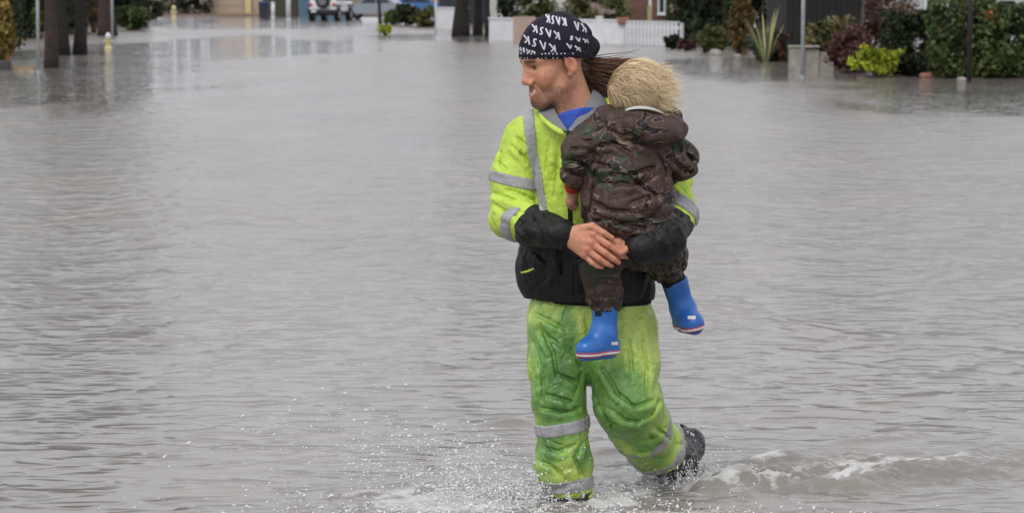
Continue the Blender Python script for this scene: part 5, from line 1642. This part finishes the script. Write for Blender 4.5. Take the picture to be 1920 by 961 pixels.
# hood lying on the back: a puffed roll with an open mouth towards the head
HD = Field(W(1100, 320, -.52), W(1300, 170, .0), .0042)
HD.ell(W(1205, 240, -.305), (.122, .075, .058), np.array([[math.cos(.16), 0, -math.sin(.16)], [0, 1, 0], [math.sin(.16), 0, math.cos(.16)]]), 0)
HD.cone(W(1142, 218, -.26), W(1190, 228, -.30), .040, .05, .03); HD.cone(W(1142, 216, -.25), W(1128, 232, -.20), .036, .03, .02)
HD.cone(W(1262, 222, -.24), W(1268, 242, -.27), .036, .034, .03)
HD.displace(lambda x, y, z: .016 * folds(x, y, z, (.8, .2, -.6), 12, 2.0, 75) + .008 * folds(x, y, z, (1, 0, .5), 24, 2, 76), .045)
HD.ell(HC + np.array([.0, .02, -.03]), (.098, .105, .075), None, .012, 's')
hood = link('hood', HD.mesh('hood'), M_CAMO, kjacket, True)
loft('hood_lining', [[(1168, 207, -.32), (1182, 200, -.335), (1204, 197, -.34), (1228, 202, -.335), (1246, 212, -.31)], [(1170, 210, -.33), (1184, 205, -.345), (1204, 204, -.352), (1228, 207, -.345), (1246, 216, -.315)]], plain('pale_lining', srgb(200, 196, 192), srgb(176, 172, 168), .8, 20), hood, .006)
CF = KJ.like(); CF.cone(W(1079, 330, -.265), W(1073, 349, -.245), .030, .027, 0); link('red_cuff', CF.mesh('red_cuff'), M_REDC, kjacket, True)
# trousers
KT = Field(W(1060, 600, -.50), W(1330, 400, .10), .0044)
KT.cone(W(1168, 425, -.20), W(1200, 438, -.17), .125, .125, .03, .75)
KT.chain([W(1150, 440, -.24), W(1128, 500, -.255), W(1132, 548, -.255), W(1135, 572, -.25)], [.090, .062, .055, .046], .03)
KT.chain([W(1222, 446, -.17), W(1244, 478, -.12), W(1250, 500, -.10)], [.092, .076, .060], .03)
KT.displace(lambda x, y, z: .014 * folds(x, y, z, (.15, .2, -1), 15, 2.6, 81) + .007 * folds(x, y, z, (1, .2, .2), 26, 2, 82), .045)
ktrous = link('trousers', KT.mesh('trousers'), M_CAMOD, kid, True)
LG = Field(W(1080, 640, -.50), W(1330, 470, .10), .005)
LG.chain([W(1248, 495, -.10), W(1266, 532, -.09)], [.046, .042], .01)
link('sock', LG.mesh('sock'), M_RIBK, kid, True)
LG = LG.like(); LG.chain([W(1133, 555, -.25), W(1133, 585, -.25)], [.042, .040], .01)
link('sock', LG.mesh('sock'), M_RIBK, kid, True)
# blue boots: shaft, foot and striped sole, built upright and then swung to the hanging leg
def kid_boot(ankle, sole_n, toe, shaft_top, label=None):
    sole_n = np.array(sole_n, float); sole_n /= np.linalg.norm(sole_n)
    toe = np.array(toe, float); toe -= sole_n * (toe @ sole_n); toe /= np.linalg.norm(toe)
    a = np.array(ankle); top = np.array(shaft_top)
    F_ = Field(np.minimum(a, top) - .19, np.maximum(a, top) + .19, .0036)
    axis = (top - a) / np.linalg.norm(top - a)
    F_.cone(a + axis * .01, top + axis * .06, .040, .049, .0)
    F_.clip(half(top, axis))
    heel = a + sole_n * .040 - toe * .012
    ball = heel + toe * .078
    F_.cone(a, heel, .039, .036, .02); F_.cone(heel, ball, .036, .033, .02); F_.cone(a + toe * .02, ball, .036, .030, .03); F_.cone(ball, ball + toe * .022, .033, .029, .02)
    F_.clip(half(heel + sole_n * .030, sole_n))
    b = link('boot', F_.mesh('boot'), M_BOOTB, kid, True)
    S_ = F_
    q = heel + sole_n * .030
    piece(S_, 'sole_stripe', M_SOLER, b, .0020, slab(q - sole_n * .0195, sole_n, .0028))
    piece(S_, 'sole_stripe', M_SOLEW, b, .0028, slab(q - sole_n * .0125, sole_n, .0046))
    piece(S_, 'sole_stripe', M_SOLER, b, .0020, slab(q - sole_n * .0062, sole_n, .0024))
    SO = F_.like(); SO.cone(heel + sole_n * .008, ball + toe * .022 + sole_n * .008, .036, .031, 0); SO.clip(slab(q + sole_n * .003, sole_n, .0052))
    link('sole', SO.mesh('sole'), M_BOOTB, b, True)
    return b, a, axis, toe, sole_n
b1, *_x = kid_boot(W(1134, 628, -.25), (.02, 0, -1), (-.80, -.60, 0), W(1134, 570, -.25))
b2, *_y = kid_boot(W(1280, 580, -.07), (.22, .05, -1), (.28, -.92, .0), W(1264, 524, -.09))
def tagplate(a, b, c, d, mat, name, parent):
    """a small patch laid on the boot"""
    co_ = mesh_co(parent.data); fa = np.empty(len(parent.data.polygons) * 4, np.int32); parent.data.polygons.foreach_get('vertices', fa)
    tr = BVHTree.FromPolygons([tuple(x) for x in co_], [tuple(x) for x in fa.reshape(-1, 4)])
    n = 5; vs, fs = [], []
    for i in range(n):
        for j in range(3):
            s_, t_ = i / (n - 1), j / 2
            px = (a + (b - a) * s_, c + (d - c) * t_)
            o0 = np.array([0, 0, CAMH]); dr_ = ray(*px); h = tr.ray_cast(Vector(o0), Vector(dr_).normalized())
            p = h[0] + h[1] * .0016 if h[0] is not None else Vector(W(px[0], px[1], -.27))
            vs.append(tuple(p))
    fs = [(i * 3 + j, (i + 1) * 3 + j, (i + 1) * 3 + j + 1, i * 3 + j + 1) for i in range(n - 1) for j in range(2)]
    link(name, np_mesh(name, vs, fs), mat, parent)
tagplate(1146, 1158, 640, 646, M_SOLEW, 'logo_patch', b1); tagplate(1116, 1128, 582, 592, M_BLACKC, 'pull_tab', b1); tagplate(1290, 1304, 592, 598, M_SOLEW, 'logo_patch', b2)

# ---- the child's wind-blown blond hair
M_BLOND = hair_mat('blond_hair', srgb(150, 114, 74), srgb(250, 230, 190))
HH = Field(HC - .17, HC + .17, .0045)
HH.ell(HC + np.array([.004, 0, -.004]), (.094, .097, .098), None, 0)
HH.displace(lambda x, y, z: .012 * folds(x, y, z, (1, .1, -.35), 24, 5, 91), .035)
me = HH.mesh('hair_mass'); hv = mesh_co(me); set_attr(me, 'shade', np.clip(.30 + .5 * perlin(hv[:, 0] * 14, hv[:, 1] * 40, hv[:, 2] * 40, 5), 0, 1))
N, m_ = 12000, 10
th = rng.uniform(0, 2 * np.pi, N); cz = rng.uniform(-1, 1, N); sr = np.sqrt(1 - cz ** 2)
P = np.stack([sr * np.cos(th), sr * np.sin(th), cz], 1)
R0 = np.array([.098, .102, .101])
paths = np.zeros((N, m_, 3)); d0 = rng.normal(size=(N, 3)) * .20
ctr = HC + np.array([.002, 0, -.002])
lock = perlin(P[:, 0] * 4, P[:, 1] * 4, P[:, 2] * 4, 8)
stp = rng.uniform(.05, .15, N) * (1 + .5 * lock)
lift = 1.0 + .05 * rng.random(N) + .06 * np.maximum(lock, 0); pos = P.copy()
fly = rng.random(N) < .22
for j in range(m_):
    rad = lift + (.015 + .05 * fly) * (j / m_) ** 2
    paths[:, j] = ctr + pos * R0 * rad[:, None]
    sw = perlin(pos[:, 0] * 2.8 + lock * .4, pos[:, 1] * 2.8, pos[:, 2] * 2.8, 12)
    wind = np.stack([.95 + 0 * sw, -.10 + .9 * sw, -.40 - 1.0 * sw - .9 * (pos[:, 2] < -.15)], 1) + d0
    loose = (fly & (pos[:, 0] > .55))[:, None]
    tang = wind - pos * np.sum(wind * pos, 1)[:, None]
    tang /= np.linalg.norm(tang, axis=1)[:, None] + 1e-6
    free = np.stack([.9 + .2 * d0[:, 0], .5 * d0[:, 1], -.25 + 1.1 * d0[:, 2]], 1)
    nxt = pos + tang * stp[:, None]
    nxt /= np.linalg.norm(nxt, axis=1)[:, None]
    pos = np.where(loose, pos + free * (stp * .42)[:, None], nxt)
ts = np.linspace(0, 1, m_)
ph = 6 * lock + .5 * rng.normal(size=N)
paths[:, :, 2] += .0050 * np.sin(ts[None] * 6.5 + ph[:, None]) * ts[None]
paths[:, :, 1] += .0030 * np.cos(ts[None] * 5.5 + ph[:, None]) * ts[None]
v, f = strands(paths, np.outer(rng.uniform(.0004, .0009, N), 1 - .8 * ts ** 2))
me2 = np_mesh('hair', v, f); set_attr(me2, 'shade', np.repeat(np.clip(.58 + .55 * lock + .28 * rng.normal(size=N) + .25 * P[:, 0], 0, 1), m_ * 3))
khair = link('hair', me2, M_BLOND, kid, True)
link('hair_mass', me, M_BLOND, khair, True)

# ================================================================== SPLASH
def icos():
    t = (1 + 5 ** .5) / 2
    v = np.array([(-1, t, 0), (1, t, 0), (-1, -t, 0), (1, -t, 0), (0, -1, t), (0, 1, t), (0, -1, -t), (0, 1, -t), (t, 0, -1), (t, 0, 1), (-t, 0, -1), (-t, 0, 1)], float)
    v /= np.linalg.norm(v[0])
    f = np.array([(0, 11, 5), (0, 5, 1), (0, 1, 7), (0, 7, 10), (0, 10, 11), (1, 5, 9), (5, 11, 4), (11, 10, 2), (10, 7, 6), (7, 1, 8), (3, 9, 4), (3, 4, 2), (3, 2, 6), (3, 6, 8), (3, 8, 9), (4, 9, 5), (2, 4, 11), (6, 2, 10), (8, 6, 7), (9, 8, 1)])
    return v, f
iv, if_ = icos()
drops, sizes, vels = [], [], []
def spray(ncl, src, vel, sp, tmax, s0, s1, per=16, loose=.10):
    """threads of water thrown from src: each breaks into a clump of drops along its own flight"""
    src = np.array(src)
    for _ in range(ncl):
        v_ = np.array(vel) * rng.uniform(.35, 1.0) + rng.normal(size=3) * sp
        o_ = src + rng.normal(size=3) * np.array([.06, .04, .01])
        t0 = tmax * rng.random() ** .7
        big = s0 + (s1 - s0) * rng.random() ** 2
        for k in range(rng.integers(2, per)):
            t_ = t0 + .035 * rng.random()
            w_ = v_ + rng.normal(size=3) * loose * (1 + rng.random())
            p_ = o_ + w_ * t_ + np.array([0, 0, -4.9 * t_ * t_])
            if p_[2] < .0: continue
            drops.append(p_); vels.append(w_ + np.array([0, 0, -9.8 * t_])); sizes.append(max(.0007, .74 * big * rng.random() ** 2.0))
ff, rf = FRONT_FOOT, REAR_FOOT
spray(620, ff + [-.08, -.06, .0], (-2.5, -.3, 2.2), (.40, .2, .40), .42, .0024, .0070)
spray(420, ff + [-.06, -.06, .0], (-1.6, -.4, 1.6), (.40, .2, .40), .36, .0024, .0070)
spray(900, ff + [-.22, -.04, .0], (-1.0, -.2, .8), (.60, .3, .40), .17, .0024, .0075)
spray(260, ff + [.10, -.02, .0], (.5, -.1, .8), (.5, .2, .35), .17, .0022, .0065)
spray(560, rf + [.0, -.10, .0], (.05, -.2, 1.5), (.40, .2, .5), .27, .0022, .0072)
spray(560, rf + [.10, -.04, .0], (1.0, -.1, .9), (.45, .3, .35), .2, .0022, .0072)
spray(40, ff + [.0, -.09, .10], (-.1, -.3, 1.6), (.35, .1, .6), .2, .0018, .0045)
spray(500, ff + [-.06, -.02, .0], (-.5, -.1, .55), (.6, .2, .25), .10, .004, .0100, 14)
spray(620, rf + [.0, -.06, .0], (.1, -.1, .65), (.50, .25, .3), .12, .004, .0110, 14)
# spatter on the broken water in front of the legs
n = 1400
sx_ = rng.normal(.05, .50, n); sy_ = rng.normal(8.66, .12, n); sz_ = np.abs(rng.normal(0, .012, n)) + .003
for a_, b_, c_ in zip(sx_, sy_, sz_):
    drops.append(np.array([a_, b_, c_])); vels.append(rng.normal(size=3)); sizes.append(.0008 + .0038 * rng.random() ** 3)
D_ = np.array(drops); S_ = np.array(sizes)
V_ = np.array(vels); V_ /= np.linalg.norm(V_, axis=1)[:, None] + 1e-9
str_ = 2.2 * rng.random(len(D_)) ** 2
al = (iv[None] * V_[:, None, :]).sum(2)                       # drops drawn out along their flight
v = ((iv[None] + al[..., None] * V_[:, None, :] * str_[:, None, None]) * S_[:, None, None] + D_[:, None]).reshape(-1, 3)
f = (if_[None] + 12 * np.arange(len(D_))[:, None, None]).reshape(-1, 3)
t = NT('spray_water'); t.set(Base_Color=(.86, .86, .87, 1), Roughness=.2, IOR=1.33, Transmission_Weight=.12, Specular_IOR_Level=.8)
o = link('splash_spray', np_mesh('splash_spray', v, f), t.m, None, True)
tag(o, 'white spray of water drops thrown up around the wading legs', 'splash', kind='stuff')
